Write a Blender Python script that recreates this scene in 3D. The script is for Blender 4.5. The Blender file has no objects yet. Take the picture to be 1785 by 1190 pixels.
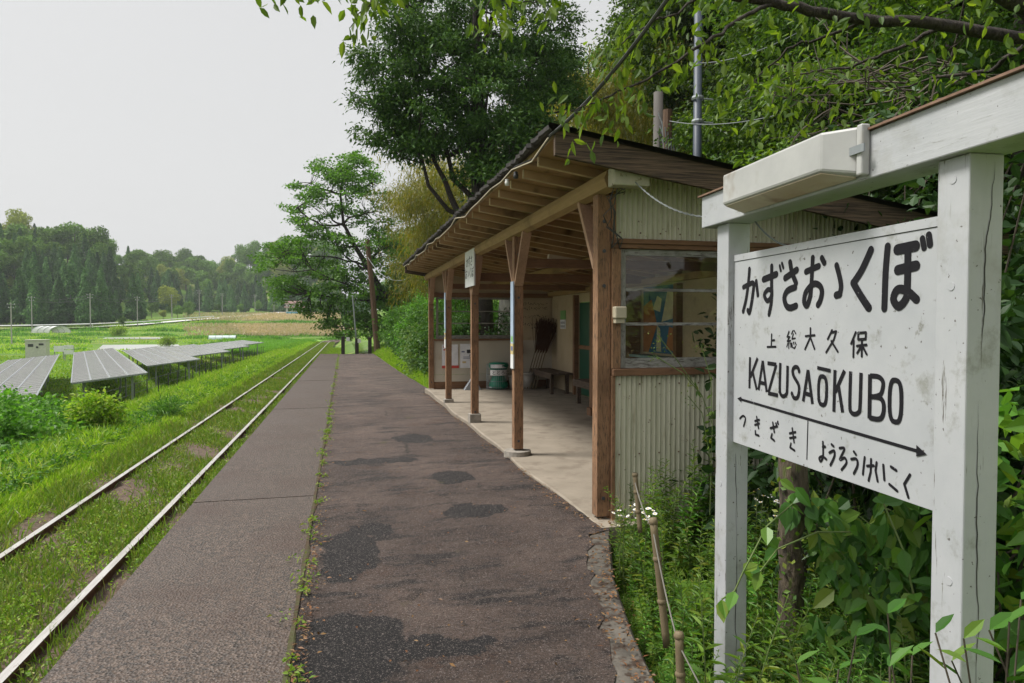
import bpy, math, random
import numpy as np
from mathutils import Vector, Matrix
PI = math.pi
RNG = np.random.default_rng(11)
random.seed(5)
sc = bpy.context.scene
COL = sc.collection

# ------------------------------------------------------------------ camera, world, sun, exposure
CAMH = 1.45
YAW = math.radians(13.94); CO, SI = math.cos(YAW), math.sin(YAW)
cam_d = bpy.data.cameras.new('camera'); cam = bpy.data.objects.new('camera', cam_d); COL.objects.link(cam)
cam.location = (0, 0, CAMH); cam.rotation_euler = (math.radians(90 - 1.637), 0, -YAW)
cam_d.lens = 24.0; cam_d.sensor_width = 36.0; cam_d.clip_start = 0.05; cam_d.clip_end = 4000
sc.camera = cam
sc.view_settings.view_transform = 'Standard'; sc.view_settings.look = 'None'
sc.view_settings.gamma = 1.0; sc.view_settings.exposure = 1.78
sc.cycles.use_denoising = True
sc.cycles.max_bounces = 7; sc.cycles.diffuse_bounces = 4; sc.cycles.glossy_bounces = 3
sc.cycles.transmission_bounces = 4; sc.cycles.transparent_max_bounces = 8; sc.cycles.volume_bounces = 0
sc.cycles.caustics_reflective = False; sc.cycles.caustics_refractive = False
SUN_EL, SUN_AZ = math.radians(58), math.radians(-75)      # azimuth from +Y towards +X
w = bpy.data.worlds.new('World'); sc.world = w; w.use_nodes = True
nt = w.node_tree; nt.nodes.clear()
sky = nt.nodes.new('ShaderNodeTexSky'); sky.sky_type = 'NISHITA'; sky.sun_disc = False
sky.sun_elevation = SUN_EL; sky.sun_rotation = SUN_AZ; sky.dust_density = 6; sky.air_density = 2
hs = nt.nodes.new('ShaderNodeHueSaturation'); hs.inputs['Saturation'].default_value = 0.12
nt.links.new(sky.outputs[0], hs.inputs['Color'])
tc = nt.nodes.new('ShaderNodeTexCoord'); sp = nt.nodes.new('ShaderNodeSeparateXYZ'); nt.links.new(tc.outputs['Generated'], sp.inputs[0])
rp = nt.nodes.new('ShaderNodeValToRGB')                  # overcast cloud: brighter towards the zenith
rp.color_ramp.elements[0].position = 0.0; rp.color_ramp.elements[0].color = (0.212, 0.213, 0.213, 1)
rp.color_ramp.elements[1].position = 1.0; rp.color_ramp.elements[1].color = (0.42, 0.42, 0.42, 1)
e = rp.color_ramp.elements.new(0.42); e.color = (0.190, 0.191, 0.192, 1)
nt.links.new(sp.outputs['Z'], rp.inputs[0])
mul = nt.nodes.new('ShaderNodeMixRGB'); mul.blend_type = 'MULTIPLY'; mul.inputs[0].default_value = 1; mul.inputs[2].default_value = (10, 10, 10, 1)
nt.links.new(rp.outputs[0], mul.inputs[1])
mx = nt.nodes.new('ShaderNodeMixRGB'); mx.inputs[0].default_value = 0.9
nt.links.new(hs.outputs[0], mx.inputs[1]); nt.links.new(mul.outputs[0], mx.inputs[2])
bg = nt.nodes.new('ShaderNodeBackground'); bg.inputs['Strength'].default_value = 0.1
ow = nt.nodes.new('ShaderNodeOutputWorld'); nt.links.new(mx.outputs[0], bg.inputs[0]); nt.links.new(bg.outputs[0], ow.inputs[0])
sd = bpy.data.lights.new('sun', 'SUN'); sd.energy = 1.5; sd.angle = math.radians(16); sd.color = (1, 0.97, 0.92)
so = bpy.data.objects.new('sun', sd); COL.objects.link(so); so.location = (-20, -5, 40)
sdir = Vector((math.cos(SUN_EL) * math.sin(SUN_AZ), math.cos(SUN_EL) * math.cos(SUN_AZ), math.sin(SUN_EL)))
so.rotation_euler = (-sdir).to_track_quat('-Z', 'Y').to_euler()

def PW(px, py, D):                     # where a thing seen at photo (px, py) stands when it is D metres deep
    t = (px - 892.5) / 1190.0; xc = t * D
    return Vector((xc * CO + D * SI, D * CO - xc * SI, CAMH + (561 - py) / 1190.0 * D))
def slope(Y): return -0.0087 * Y       # the line falls gently away from the camera

# ------------------------------------------------------------------ mesh helpers
class MB:
    def __init__(s): s.v = []; s.f = []; s.n = 0
    def add(s, V, F):
        V = np.asarray(V, float).reshape(-1, 3)
        for f in F:
            f = np.asarray(f, int)
            if f.ndim == 1: f = f[None]
            if len(f): s.f.append(f + s.n)
        s.v.append(V); s.n += len(V); return s
    def box(s, x0, x1, y0, y1, z0, z1):
        V = [(x0,y0,z0),(x1,y0,z0),(x1,y1,z0),(x0,y1,z0),(x0,y0,z1),(x1,y0,z1),(x1,y1,z1),(x0,y1,z1)]
        return s.add(V, [np.array([(0,3,2,1),(4,5,6,7),(0,1,5,4),(1,2,6,5),(2,3,7,6),(3,0,4,7)])])
    def bar(s, a, b, w, h, up=(0, 0, 1)):
        a, b = Vector(a), Vector(b); d = (b - a).normalized(); u = Vector(up)
        r = d.cross(u)
        if r.length < 1e-4: r = d.cross(Vector((0, 1, 0)))
        r.normalize(); u = r.cross(d).normalized(); r = r * w / 2; u = u * h / 2
        V = [a-r-u, a+r-u, a+r+u, a-r+u, b-r-u, b+r-u, b+r+u, b-r+u]
        return s.add([tuple(p) for p in V], [np.array([(0,1,2,3),(7,6,5,4),(0,4,5,1),(1,5,6,2),(2,6,7,3),(3,7,4,0)])])
    def tube(s, pts, rad, n=6, cap=True):
        P = np.array([tuple(p) for p in pts], float); m = len(P)
        R = np.full(m, rad, float) if np.isscalar(rad) else np.asarray(rad, float)
        T = np.gradient(P, axis=0); T /= np.linalg.norm(T, axis=1)[:, None] + 1e-9
        ref = np.array([0, 0, 1.0]) if abs(T[0, 2]) < 0.9 else np.array([1.0, 0, 0])
        A = np.cross(T, ref); A /= np.linalg.norm(A, axis=1)[:, None] + 1e-9; B = np.cross(T, A)
        an = np.arange(n) * 2 * PI / n
        V = P[:, None] + R[:, None, None] * (np.cos(an)[None, :, None] * A[:, None] + np.sin(an)[None, :, None] * B[:, None])
        i = np.arange(m - 1)[:, None] * n; j = np.arange(n)[None]; k = (j + 1) % n
        F = np.stack([i + j, i + k, i + n + k, i + n + j], -1).reshape(-1, 4)
        fs = [F]
        if cap: fs += [np.arange(n)[::-1][None], (np.arange(n) + (m - 1) * n)[None]]
        return s.add(V, fs)
    def lathe(s, c, prof, n=20):
        m = len(prof); an = np.arange(n) * 2 * PI / n
        V = [(c[0] + r * math.cos(a), c[1] + r * math.sin(a), c[2] + z) for r, z in prof for a in an]
        i = np.arange(m - 1)[:, None] * n; j = np.arange(n)[None]; k = (j + 1) % n
        return s.add(V, [np.stack([i + j, i + k, i + n + k, i + n + j], -1).reshape(-1, 4)])
    def grid(s, P):                    # P: (a, b, 3)
        a, b = P.shape[:2]; i = np.arange(a - 1)[:, None] * b; j = np.arange(b - 1)[None]
        return s.add(P.reshape(-1, 3), [np.stack([i + j, i + j + 1, i + b + j + 1, i + b + j], -1).reshape(-1, 4)])
    def prism(s, poly, axis, a, b):    # poly in the other two axes, extruded a..b
        n = len(poly); o = [k for k in range(3) if k != axis]; V = np.zeros((2 * n, 3))
        for q, (u, v) in enumerate(poly):
            for e_, t in ((0, a), (1, b)):
                V[e_ * n + q, o[0]] = u; V[e_ * n + q, o[1]] = v; V[e_ * n + q, axis] = t
        fs = [np.arange(n)[::-1][None], (np.arange(n) + n)[None]]
        fs.append(np.array([(q, (q + 1) % n, n + (q + 1) % n, n + q) for q in range(n)]))
        return s.add(V, fs)
    def leaves(s, P, D, N, L, W, fold=0.0, fine=False, droop=0.0):
        P, D, N = (np.asarray(a, float) for a in (P, D, N)); n = len(P)
        L = np.broadcast_to(L, n)[:, None]; W = np.broadcast_to(W, n)[:, None]
        N = N - D * (N * D).sum(1)[:, None]; N /= np.linalg.norm(N, axis=1)[:, None] + 1e-9
        S = np.cross(D, N); dz = np.array([0, 0, -1.0])[None] * droop * L
        b = np.arange(n)[:, None]
        if fine:
            Q = [P, P + D*L*.28 + S*W*.42 + N*W*fold, P + D*L*.62 + S*W*.40 + N*W*fold + dz*.4, P + D*L + dz,
                 P + D*L*.62 - S*W*.40 + N*W*fold + dz*.4, P + D*L*.28 - S*W*.42 + N*W*fold]
            V = np.stack(Q, 1); b = b * 6
            F = np.concatenate([b + np.array([0, 1, 2, 3]), b + np.array([0, 3, 4, 5])], 0)
        else:
            Q = [P, P + D*L*.45 + S*W*.5 + N*W*fold, P + D*L + dz, P + D*L*.45 - S*W*.5 + N*W*fold]
            V = np.stack(Q, 1); b = b * 4; F = b + np.array([0, 1, 2, 3])
        return s.add(V, [F])
    def mesh(s, name, mats, smooth=False):
        me = bpy.data.meshes.new(name)
        if s.n == 0: return me
        V = np.concatenate(s.v).astype(np.float32)
        me.vertices.add(len(V)); me.vertices.foreach_set('co', V.ravel())
        idx = np.concatenate([f.ravel() for f in s.f]); tot = np.concatenate([np.full(len(f), f.shape[1]) for f in s.f])
        st = np.concatenate([[0], np.cumsum(tot)[:-1]])
        me.loops.add(len(idx)); me.loops.foreach_set('vertex_index', idx.astype(np.int32))
        me.polygons.add(len(tot)); me.polygons.foreach_set('loop_start', st.astype(np.int32))
        me.polygons.foreach_set('use_smooth', np.full(len(tot), smooth))
        me.update(calc_edges=True)
        for m in (mats if isinstance(mats, (list, tuple)) else [mats]): me.materials.append(m)
        return me
    def build(s, name, mat, parent=None, smooth=False, bevel=0):
        return link(name, s.mesh(name, mat, smooth), parent, bevel)
def link(name, me, parent=None, bevel=0):
    o = bpy.data.objects.new(name, me); COL.objects.link(o)
    if parent is not None:
        o.parent = parent
        if parent.type == 'EMPTY': o.matrix_parent_inverse = Matrix.Translation(-Vector(parent.location))
    if bevel:
        b = o.modifiers.new('bevel', 'BEVEL'); b.width = bevel; b.segments = 2; b.limit_method = 'ANGLE'
    return o
def tag(o, label=None, cat=None, group=None, kind=None):
    if label: o['label'] = label
    if cat: o['category'] = cat
    if group: o['group'] = group
    if kind: o['kind'] = kind
    return o
def thing(name, label, cat, loc=(0, 0, 0), group=None):
    o = bpy.data.objects.new(name, None); COL.objects.link(o); o.location = loc; o.empty_display_size = .2
    return tag(o, label, cat, group)
def struct(name, mb, mat, smooth=False):
    return tag(mb.build(name, mat, None, smooth), kind='structure')
def dup(root, loc, rz=0, s=(1, 1, 1), label=None, group=None, rx=0, ry=0):
    def cp(o, par):
        c = o.copy(); COL.objects.link(c)
        if par is not None: c.parent = par
        for ch in list(o.children): cp(ch, c)
        return c
    r = cp(root, None); r.location = loc; r.rotation_euler = (rx, ry, rz); r.scale = (s, s, s) if np.isscalar(s) else s
    if label: r['label'] = label
    if group: r['group'] = group
    return r
def unit(a): return a / (np.linalg.norm(a, axis=-1, keepdims=True) + 1e-9)

# ------------------------------------------------------------------ material helpers
def newmat(name):
    m = bpy.data.materials.new(name); m.use_nodes = True; n = m.node_tree; n.nodes.clear()
    out = n.nodes.new('ShaderNodeOutputMaterial'); return m, n, out
def coords(n, scale=(1, 1, 1), kind='Object'):
    t = n.nodes.new('ShaderNodeTexCoord'); mp = n.nodes.new('ShaderNodeMapping'); mp.inputs['Scale'].default_value = scale
    n.links.new(t.outputs[kind], mp.inputs[0]); return mp.outputs[0]
def noise(n, vec, scale, detail=4, rough=.6):
    t = n.nodes.new('ShaderNodeTexNoise'); t.inputs['Scale'].default_value = scale; t.inputs['Detail'].default_value = detail
    t.inputs['Roughness'].default_value = rough; n.links.new(vec, t.inputs['Vector']); return t.outputs['Fac']
def ramp(n, fac, lo, hi, a=(0, 0, 0), b=(1, 1, 1)):
    r = n.nodes.new('ShaderNodeValToRGB'); r.color_ramp.elements[0].position = lo; r.color_ramp.elements[1].position = hi
    r.color_ramp.elements[0].color = (*a, 1); r.color_ramp.elements[1].color = (*b, 1); n.links.new(fac, r.inputs[0]); return r.outputs[0]
def mix(n, fac, a, b, mode='MIX'):
    m = n.nodes.new('ShaderNodeMixRGB'); m.blend_type = mode
    for i, x in enumerate((fac, a, b)):
        if isinstance(x, (int, float)): m.inputs[i].default_value = x
        elif isinstance(x, tuple): m.inputs[i].default_value = (*x, 1)
        else: n.links.new(x, m.inputs[i])
    return m.outputs[0]
def pbr(n, out, col, rough=.7, bump=None, bstr=.3, bdist=.01, metal=0, spec=.5):
    p = n.nodes.new('ShaderNodeBsdfPrincipled')
    if isinstance(col, tuple): p.inputs['Base Color'].default_value = (*col, 1)
    else: n.links.new(col, p.inputs['Base Color'])
    if isinstance(rough, (int, float)): p.inputs['Roughness'].default_value = rough
    else: n.links.new(rough, p.inputs['Roughness'])
    p.inputs['Metallic'].default_value = metal; p.inputs['Specular IOR Level'].default_value = spec
    if bump is not None:
        b = n.nodes.new('ShaderNodeBump'); b.inputs['Strength'].default_value = bstr; b.inputs['Distance'].default_value = bdist
        n.links.new(bump, b.inputs['Height']); n.links.new(b.outputs[0], p.inputs['Normal'])
    n.links.new(p.outputs[0], out.inputs[0]); return p
def two(name, a, b, scale=5, lo=.35, hi=.65, rough=.8, vs=(1, 1, 1), bstr=.3, bdist=.01, detail=6, metal=0, c=None, cs=30, clo=.6, chi=.7, spec=.4):
    m, n, out = newmat(name); v = coords(n, vs); f = noise(n, v, scale, detail)
    col = ramp(n, f, lo, hi, a, b)
    if c:
        g = noise(n, v, cs, 3); col = mix(n, ramp(n, g, clo, chi), col, c)
    pbr(n, out, col, rough, f, bstr, bdist, metal, spec); return m
def leafmat(name, cols, trans=.35, rough=.5, spec=.3, warm=1.15, lo=.72, hi=1.3, alt=None):
    m, n, out = newmat(name); g = n.nodes.new('ShaderNodeNewGeometry')
    r = n.nodes.new('ShaderNodeValToRGB'); cr = r.color_ramp
    while len(cr.elements) < len(cols): cr.elements.new(.5)
    for i, c in enumerate(cols): cr.elements[i].position = i / max(1, len(cols) - 1); cr.elements[i].color = (*c, 1)
    n.links.new(g.outputs['Random Per Island'], r.inputs[0])
    oi = n.nodes.new('ShaderNodeObjectInfo'); h = n.nodes.new('ShaderNodeHueSaturation')
    mr = n.nodes.new('ShaderNodeMapRange'); mr.inputs[3].default_value = lo; mr.inputs[4].default_value = hi
    n.links.new(oi.outputs['Random'], mr.inputs[0]); n.links.new(mr.outputs[0], h.inputs['Value']); n.links.new(mix(n, ramp(n, oi.outputs['Random'], .89, .91), r.outputs[0], alt) if alt else r.outputs[0], h.inputs['Color'])
    p = n.nodes.new('ShaderNodeBsdfPrincipled'); p.inputs['Roughness'].default_value = rough; p.inputs['Specular IOR Level'].default_value = spec
    n.links.new(h.outputs[0], p.inputs['Base Color'])
    t = n.nodes.new('ShaderNodeBsdfTranslucent'); tint = mix(n, 1.0, h.outputs[0], (1.5 * warm, 1.6, .7), 'MULTIPLY'); n.links.new(tint, t.inputs[0])
    ms = n.nodes.new('ShaderNodeMixShader'); ms.inputs[0].default_value = trans
    n.links.new(p.outputs[0], ms.inputs[1]); n.links.new(t.outputs[0], ms.inputs[2]); n.links.new(ms.outputs[0], out.inputs[0]); return m

M = {}
# foliage
M['grass'] = leafmat('grass', [(.10,.195,.012),(.16,.28,.018),(.24,.37,.03),(.31,.34,.09)], .4, warm=.98)
M['trackweed'] = leafmat('track_weeds', [(.10,.19,.02),(.17,.28,.032),(.27,.27,.08)], .4, warm=.95)
M['bank'] = leafmat('bank_leaves', [(.055,.15,.02),(.095,.23,.028),(.17,.33,.045)], .38, warm=.9)
M['hinoki'] = leafmat('cypress_leaves', [(.022,.055,.014),(.042,.095,.02),(.075,.145,.028)], .2, spec=.12)
M['cherry'] = leafmat('cherry_leaves', [(.045,.11,.018),(.07,.16,.024),(.10,.20,.03)], .4)
M['cherryend'] = leafmat('end_cherry_leaves', [(.065,.155,.022),(.10,.22,.03),(.16,.31,.045)], .45, warm=.95)
M['cherrynear'] = leafmat('near_cherry_leaves', [(.06,.12,.014),(.095,.17,.018),(.15,.23,.025)], .5)
M['bamboo'] = leafmat('bamboo_leaves', [(.11,.14,.016),(.17,.18,.022),(.22,.18,.02),(.09,.14,.016)], .4)
M['hillleaf'] = leafmat('hillside_leaves', [(.024,.06,.009),(.055,.12,.013),(.13,.22,.022)], .38, lo=.45, hi=1.3)
M['shrub'] = leafmat('shrub_leaves', [(.03,.085,.014),(.05,.13,.02),(.085,.17,.03)], .3)
M['paleshrub'] = leafmat('pale_shrub_leaves', [(.07,.12,.04),(.10,.17,.06),(.12,.2,.06)], .3)
M['weed'] = leafmat('weed_leaves', [(.045,.105,.018),(.08,.16,.02),(.13,.22,.03),(.19,.21,.04)], .4)
M['vine'] = leafmat('vine_leaves', [(.03,.09,.014),(.05,.14,.02),(.075,.18,.026),(.11,.22,.03),(.14,.19,.03)], .35, rough=.4)
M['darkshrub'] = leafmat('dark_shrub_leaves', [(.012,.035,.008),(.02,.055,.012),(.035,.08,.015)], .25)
M['cedar'] = leafmat('cedar_leaves', [(.036,.095,.026),(.06,.14,.036),(.09,.185,.042)], .1, spec=.05, lo=.6, hi=1.5)
M['farleaf'] = leafmat('far_broad_leaves', [(.065,.145,.024),(.10,.20,.032),(.15,.26,.045)], .15, spec=.05, lo=.6, hi=1.4, alt=(.17,.21,.04))
M['reed'] = leafmat('reeds', [(.52,.44,.32),(.62,.52,.40),(.50,.43,.27),(.34,.36,.15)], .2)
M['rice'] = leafmat('rice', [(.08,.2,.02),(.11,.25,.03),(.13,.27,.03)], .35)
M['litter'] = leafmat('fallen_leaves', [(.12,.05,.02),(.18,.08,.03),(.22,.13,.05),(.09,.045,.02)], .1)
M['petal'] = two('petals', (.75,.73,.72), (.8,.8,.78), 20, rough=.6)
M['pollen'] = two('pollen', (.6,.42,.05), (.5,.35,.04), 20)
# bark and wood
M['bark'] = two('bark', (.045,.035,.028), (.13,.105,.085), 6, vs=(6,6,1.2), bstr=.8, bdist=.03, rough=.95)
M['darkbark'] = two('dark_bark', (.018,.014,.012), (.06,.048,.04), 8, vs=(5,5,2), bstr=.8, bdist=.03, rough=.95)
M['greybark'] = two('grey_bark', (.10,.09,.08), (.3,.28,.25), 5, vs=(9,9,.6), bstr=.9, bdist=.03, rough=.95)
M['twig'] = two('twigs', (.05,.04,.03), (.09,.07,.05), 20)
M['stem'] = two('green_stems', (.08,.13,.03), (.12,.15,.05), 20)
M['culm'] = two('bamboo_culm', (.14,.15,.04), (.2,.19,.07), 8)
def paintedwood(name, base, base2, peel, vs, plo=.60, phi=.66):
    m, n, out = newmat(name); v = coords(n, vs); f = noise(n, v, 5, 6); col = ramp(n, f, .3, .7, base, base2)
    g = noise(n, v, 9, 5, .7); k = ramp(n, g, plo, phi); col = mix(n, k, col, peel)
    v2 = coords(n, (1, 1, 1)); h = noise(n, v2, 2.2, 4); col = mix(n, ramp(n, h, .5, .8), col, tuple(c * .55 for c in base))
    pbr(n, out, col, .8, mix(n, .5, f, k), .5, .004, 0, .3); return m
M['postwood'] = paintedwood('peeling_brown_post_paint', (.22,.118,.062), (.31,.178,.10), (.075,.052,.036), (16,16,1.6), .54, .60)
M['beamwood'] = paintedwood('brown_beam_paint', (.19,.11,.06), (.27,.16,.085), (.11,.07,.045), (14,1.3,14))
M['crossbeam'] = paintedwood('brown_crossbeam_paint', (.16,.085,.045), (.23,.125,.07), (.08,.05,.035), (1.3,14,14))
M['braceedge'] = paintedwood('pale_brown_brace_paint', (.33,.20,.125), (.42,.27,.18), (.15,.09,.06), (12,12,3))
M['purlin'] = paintedwood('tan_purlin_paint', (.30,.20,.09), (.38,.25,.12), (.17,.11,.06), (10,.9,10), .64, .7)
M['rafter'] = paintedwood('cream_rafter_paint', (.50,.38,.22), (.60,.48,.30), (.22,.15,.08), (1,12,12))
M['soffit'] = two('soffit_boards', (.27,.165,.08), (.42,.275,.14), 2.2, .3, .65, vs=(1,1,1), c=(.055,.035,.02), cs=2.6, clo=.56, chi=.72)
M['rakewood'] = two('weathered_bargeboard', (.028,.021,.018), (.15,.10,.068), 4, .36, .66, vs=(.9,20,34), bstr=.8, bdist=.006, detail=8, rough=.95)
M['roofing'] = two('dark_roofing', (.018,.016,.016), (.045,.038,.035), 12, rough=.8)
M['greenend'] = two('pale_beam_end', (.4,.38,.3), (.5,.45,.36), 14, c=(.2,.16,.1), cs=20)
M['oldframe'] = paintedwood('grey_window_frame', (.19,.18,.155), (.30,.29,.26), (.075,.068,.058), (14,14,3), .55, .64)
M['oldframex'] = paintedwood('grey_window_rail', (.20,.19,.165), (.36,.355,.33), (.085,.075,.062), (2,14,14), .52, .62)
M['bench'] = two('bench_wood', (.05,.035,.025), (.12,.085,.06), 5, vs=(10,1.5,10), bstr=.4)
M['logwood'] = two('rotting_log', (.035,.028,.02), (.13,.10,.07), 5, vs=(7,7,1.5), bstr=1, bdist=.02, c=(.09,.11,.03), cs=4, rough=.95)
M['sleeper'] = two('sleeper_wood', (.05,.035,.025), (.13,.09,.06), 6, vs=(1,8,8))
M['poleold'] = two('old_pole_wood', (.07,.038,.022), (.13,.075,.045), 5, vs=(10,10,1))
M['postblack'] = two('tarred_post', (.02,.016,.013), (.05,.04,.03), 6, vs=(10,10,1))
# ground
def asphalt():
    m, n, out = newmat('old_asphalt'); v = coords(n)
    def mth(op, a, b=None):
        q = n.nodes.new('ShaderNodeMath'); q.operation = op
        for i, x in enumerate((a, b)):
            if x is None: continue
            if isinstance(x, (int, float)): q.inputs[i].default_value = x
            else: n.links.new(x, q.inputs[i])
        return q.outputs[0]
    big = noise(n, v, .8, 5, .65); col = ramp(n, big, .36, .64, (.041,.029,.0235), (.100,.074,.061))
    br = noise(n, v, 1.9, 6, .7); col = mix(n, ramp(n, br, .55, .70), col, (.046,.023,.013))
    st = noise(n, coords(n, (1, 2.6, 1)), 1.25, 7, .72); col = mix(n, ramp(n, st, .52, .60), col, (.013,.0105,.0098)); st2 = noise(n, coords(n, (1, 3.2, 1)), 2.3, 7, .72); col = mix(n, ramp(n, st2, .56, .66), col, (.088,.069,.057))
    md = noise(n, v, 11, 6, .75); col = mix(n, ramp(n, md, .50, .72), col, (.028,.024,.025)); col = mix(n, ramp(n, noise(n, v, 17, 5, .75), .58, .74), col, (.10,.082,.075))
    # newer dark patches with ragged outlines
    w1 = n.nodes.new('ShaderNodeTexNoise'); w1.inputs['Scale'].default_value = 2.6; w1.inputs['Detail'].default_value = 9; w1.inputs['Roughness'].default_value = .72; n.links.new(v, w1.inputs['Vector'])
    wv = n.nodes.new('ShaderNodeVectorMath'); wv.operation = 'MULTIPLY_ADD'; n.links.new(w1.outputs['Color'], wv.inputs[0]); wv.inputs[1].default_value = (.42, .62, 0); n.links.new(v, wv.inputs[2])
    tot = None
    for cx, cy, rx, ry in ((.0, 3.15, .30, .42), (.37, 3.08, .32, .10), (-.05, 2.6, .24, .28), (.02, 4.5, .20, .5), (.18, 5.0, .18, .20), (.45, 2.3, .3, .12), (1.0, 5.3, .26, .16), (1.05, 6.6, .2, .3), (.35, 7.6, .5, .18), (.9, 9.0, .25, .4)):
        mp_ = n.nodes.new('ShaderNodeVectorMath'); mp_.operation = 'SUBTRACT'; n.links.new(wv.outputs[0], mp_.inputs[0]); mp_.inputs[1].default_value = (cx + .21, cy + .31, 0)
        dv = n.nodes.new('ShaderNodeVectorMath'); dv.operation = 'MULTIPLY'; n.links.new(mp_.outputs[0], dv.inputs[0]); dv.inputs[1].default_value = (1 / rx, 1 / ry, 0)
        ln = n.nodes.new('ShaderNodeVectorMath'); ln.operation = 'LENGTH'; n.links.new(dv.outputs[0], ln.inputs[0])
        d = ln.outputs['Value']; tot = d if tot is None else mth('MINIMUM', tot, d)
    vc = n.nodes.new('ShaderNodeTexVoronoi'); vc.feature = 'DISTANCE_TO_EDGE'; vc.inputs['Scale'].default_value = .9; n.links.new(wv.outputs[0], vc.inputs['Vector'])
    crk = mix(n, 1.0, ramp(n, vc.outputs['Distance'], .004, .016, (1,1,1), (0,0,0)), ramp(n, noise(n, v, .7, 3), .48, .6), 'MULTIPLY'); col = mix(n, crk, col, (.012,.009,.007))
    mask = ramp(n, tot, .96, 1.01, (1,1,1), (0,0,0))
    col = mix(n, mask, col, (.0085,.0082,.0088))
    sp_ = noise(n, v, 62, 3, .8); col = mix(n, ramp(n, sp_, .56, .70), col, (.16,.14,.13))
    s1 = noise(n, v, 140, 2, .8); col = mix(n, ramp(n, s1, .59, .68), col, (.24,.215,.205))
    s2 = noise(n, v, 95, 2, .8); col = mix(n, ramp(n, s2, .56, .68), col, (.010,.009,.009))
    gr_ = noise(n, v, 75, 8, .95); col = mix(n, 1.0, col, ramp(n, gr_, .36, .64, (.30,.28,.27), (1.95,1.85,1.8)), 'MULTIPLY')
    ms_ = noise(n, v, 3.2, 4); col = mix(n, ramp(n, ms_, .66, .76), col, (.065,.06,.022))
    bp = mix(n, .55, md, gr_); pbr(n, out, col, .78, bp, 1.0, .03, 0, .3); return m
M['asphalt'] = asphalt()
def newasphalt():
    m, n, out = newmat('patched_asphalt'); v = coords(n); a = noise(n, v, 160, 2, .8)
    col = ramp(n, a, .45, .75, (.017,.017,.018), (.085,.083,.085)); pbr(n, out, col, .7, a, .8, .01, 0, .4); return m
M['patch'] = newasphalt()
def aggregate():
    m, n, out = newmat('exposed_aggregate'); v = coords(n)
    vo = n.nodes.new('ShaderNodeTexVoronoi'); vo.inputs['Scale'].default_value = 70; n.links.new(v, vo.inputs['Vector'])
    bw = n.nodes.new('ShaderNodeSeparateColor'); n.links.new(vo.outputs['Color'], bw.inputs[0])
    col = ramp(n, bw.outputs[0], .1, .95, (.011,.0075,.005), (.082,.061,.047))
    big = noise(n, v, 1.4, 5, .65); col = mix(n, ramp(n, big, .45, .72), col, (.034,.018,.011))
    b2 = noise(n, v, .6, 3); col = mix(n, ramp(n, b2, .5, .7), col, (.048,.036,.029), 'MIX')
    s2 = noise(n, v, 200, 2, .8); col = mix(n, ramp(n, s2, .57, .68), col, (.20,.175,.16)); col = mix(n, ramp(n, noise(n, v, 170, 2, .8), .58, .7), col, (.02,.018,.018)); col = mix(n, 1.0, col, ramp(n, noise(n, v, 90, 8, .95), .36, .64, (.38,.36,.35), (1.8,1.68,1.6)), 'MULTIPLY')
    pbr(n, out, col, .6, vo.outputs['Distance'], .8, .008, 0, .45); return m
M['strip'] = aggregate()
M['kerb'] = two('kerb_concrete', (.05,.044,.036), (.11,.097,.080), 9, c=(.035,.022,.014), cs=14, clo=.5, chi=.6, bstr=.6)
M['slab'] = two('shelter_floor_concrete', (.20,.17,.13), (.27,.23,.18), 3, .3, .7, c=(.15,.12,.09), cs=4, clo=.52, chi=.74, bstr=.2)
M['plinth'] = two('plinth_concrete', (.2,.18,.15), (.32,.29,.25), 12)
M['moss'] = two('moss_strip', (.045,.046,.012), (.050,.029,.013), 14, .42, .58, bstr=.8, bdist=.02, c=(.05,.035,.02), cs=25)
def groundmat():
    m, n, out = newmat('meadow_ground'); v = coords(n); a = noise(n, v, .11, 5); b = noise(n, v, 2.5, 5)
    col = mix(n, ramp(n, a, .4, .62), (.075,.16,.02), (.14,.22,.035)); col = mix(n, ramp(n, b, .45, .7), col, (.06,.11,.018))
    c_ = noise(n, coords(n, (.35, 1, 1)), .09, 6, .7); col = mix(n, ramp(n, c_, .55, .64), col, (.25,.22,.09)); d_ = noise(n, coords(n, (.3, 1.4, 1)), .16, 5, .7); col = mix(n, ramp(n, d_, .58, .66), col, (.04,.085,.014))
    pbr(n, out, col, .9, b, .6, .08, 0, .1); return m
M['ground'] = groundmat()
M['bed'] = two('ballast_soil', (.045,.026,.016), (.115,.075,.05), 14, .35, .68, c=(.24,.2,.17), cs=60, clo=.6, chi=.72, bstr=1, bdist=.03)
M['rail'] = two('rail_top', (.45,.42,.39), (.62,.60,.57), 3, vs=(8,.6,8), rough=.35, metal=.6, c=(.2,.13,.09), cs=20, clo=.66, chi=.74)
M['railside'] = two('rusty_rail', (.07,.03,.018), (.15,.07,.04), 20)
M['paddy'] = two('rice_field', (.12,.27,.025), (.17,.32,.035), .5, vs=(1,1,1), bstr=.3)
M['reedfield'] = two('reed_field', (.52,.42,.29), (.34,.33,.15), .12, .35, .65)
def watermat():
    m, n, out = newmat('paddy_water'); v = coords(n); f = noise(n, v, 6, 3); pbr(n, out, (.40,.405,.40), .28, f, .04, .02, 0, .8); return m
M['water'] = watermat()
M['road'] = two('pale_road', (.42,.42,.41), (.52,.52,.5), 1)
M['hillsoil'] = two('forest_floor', (.02,.035,.012), (.035,.05,.015), .3)
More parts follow.
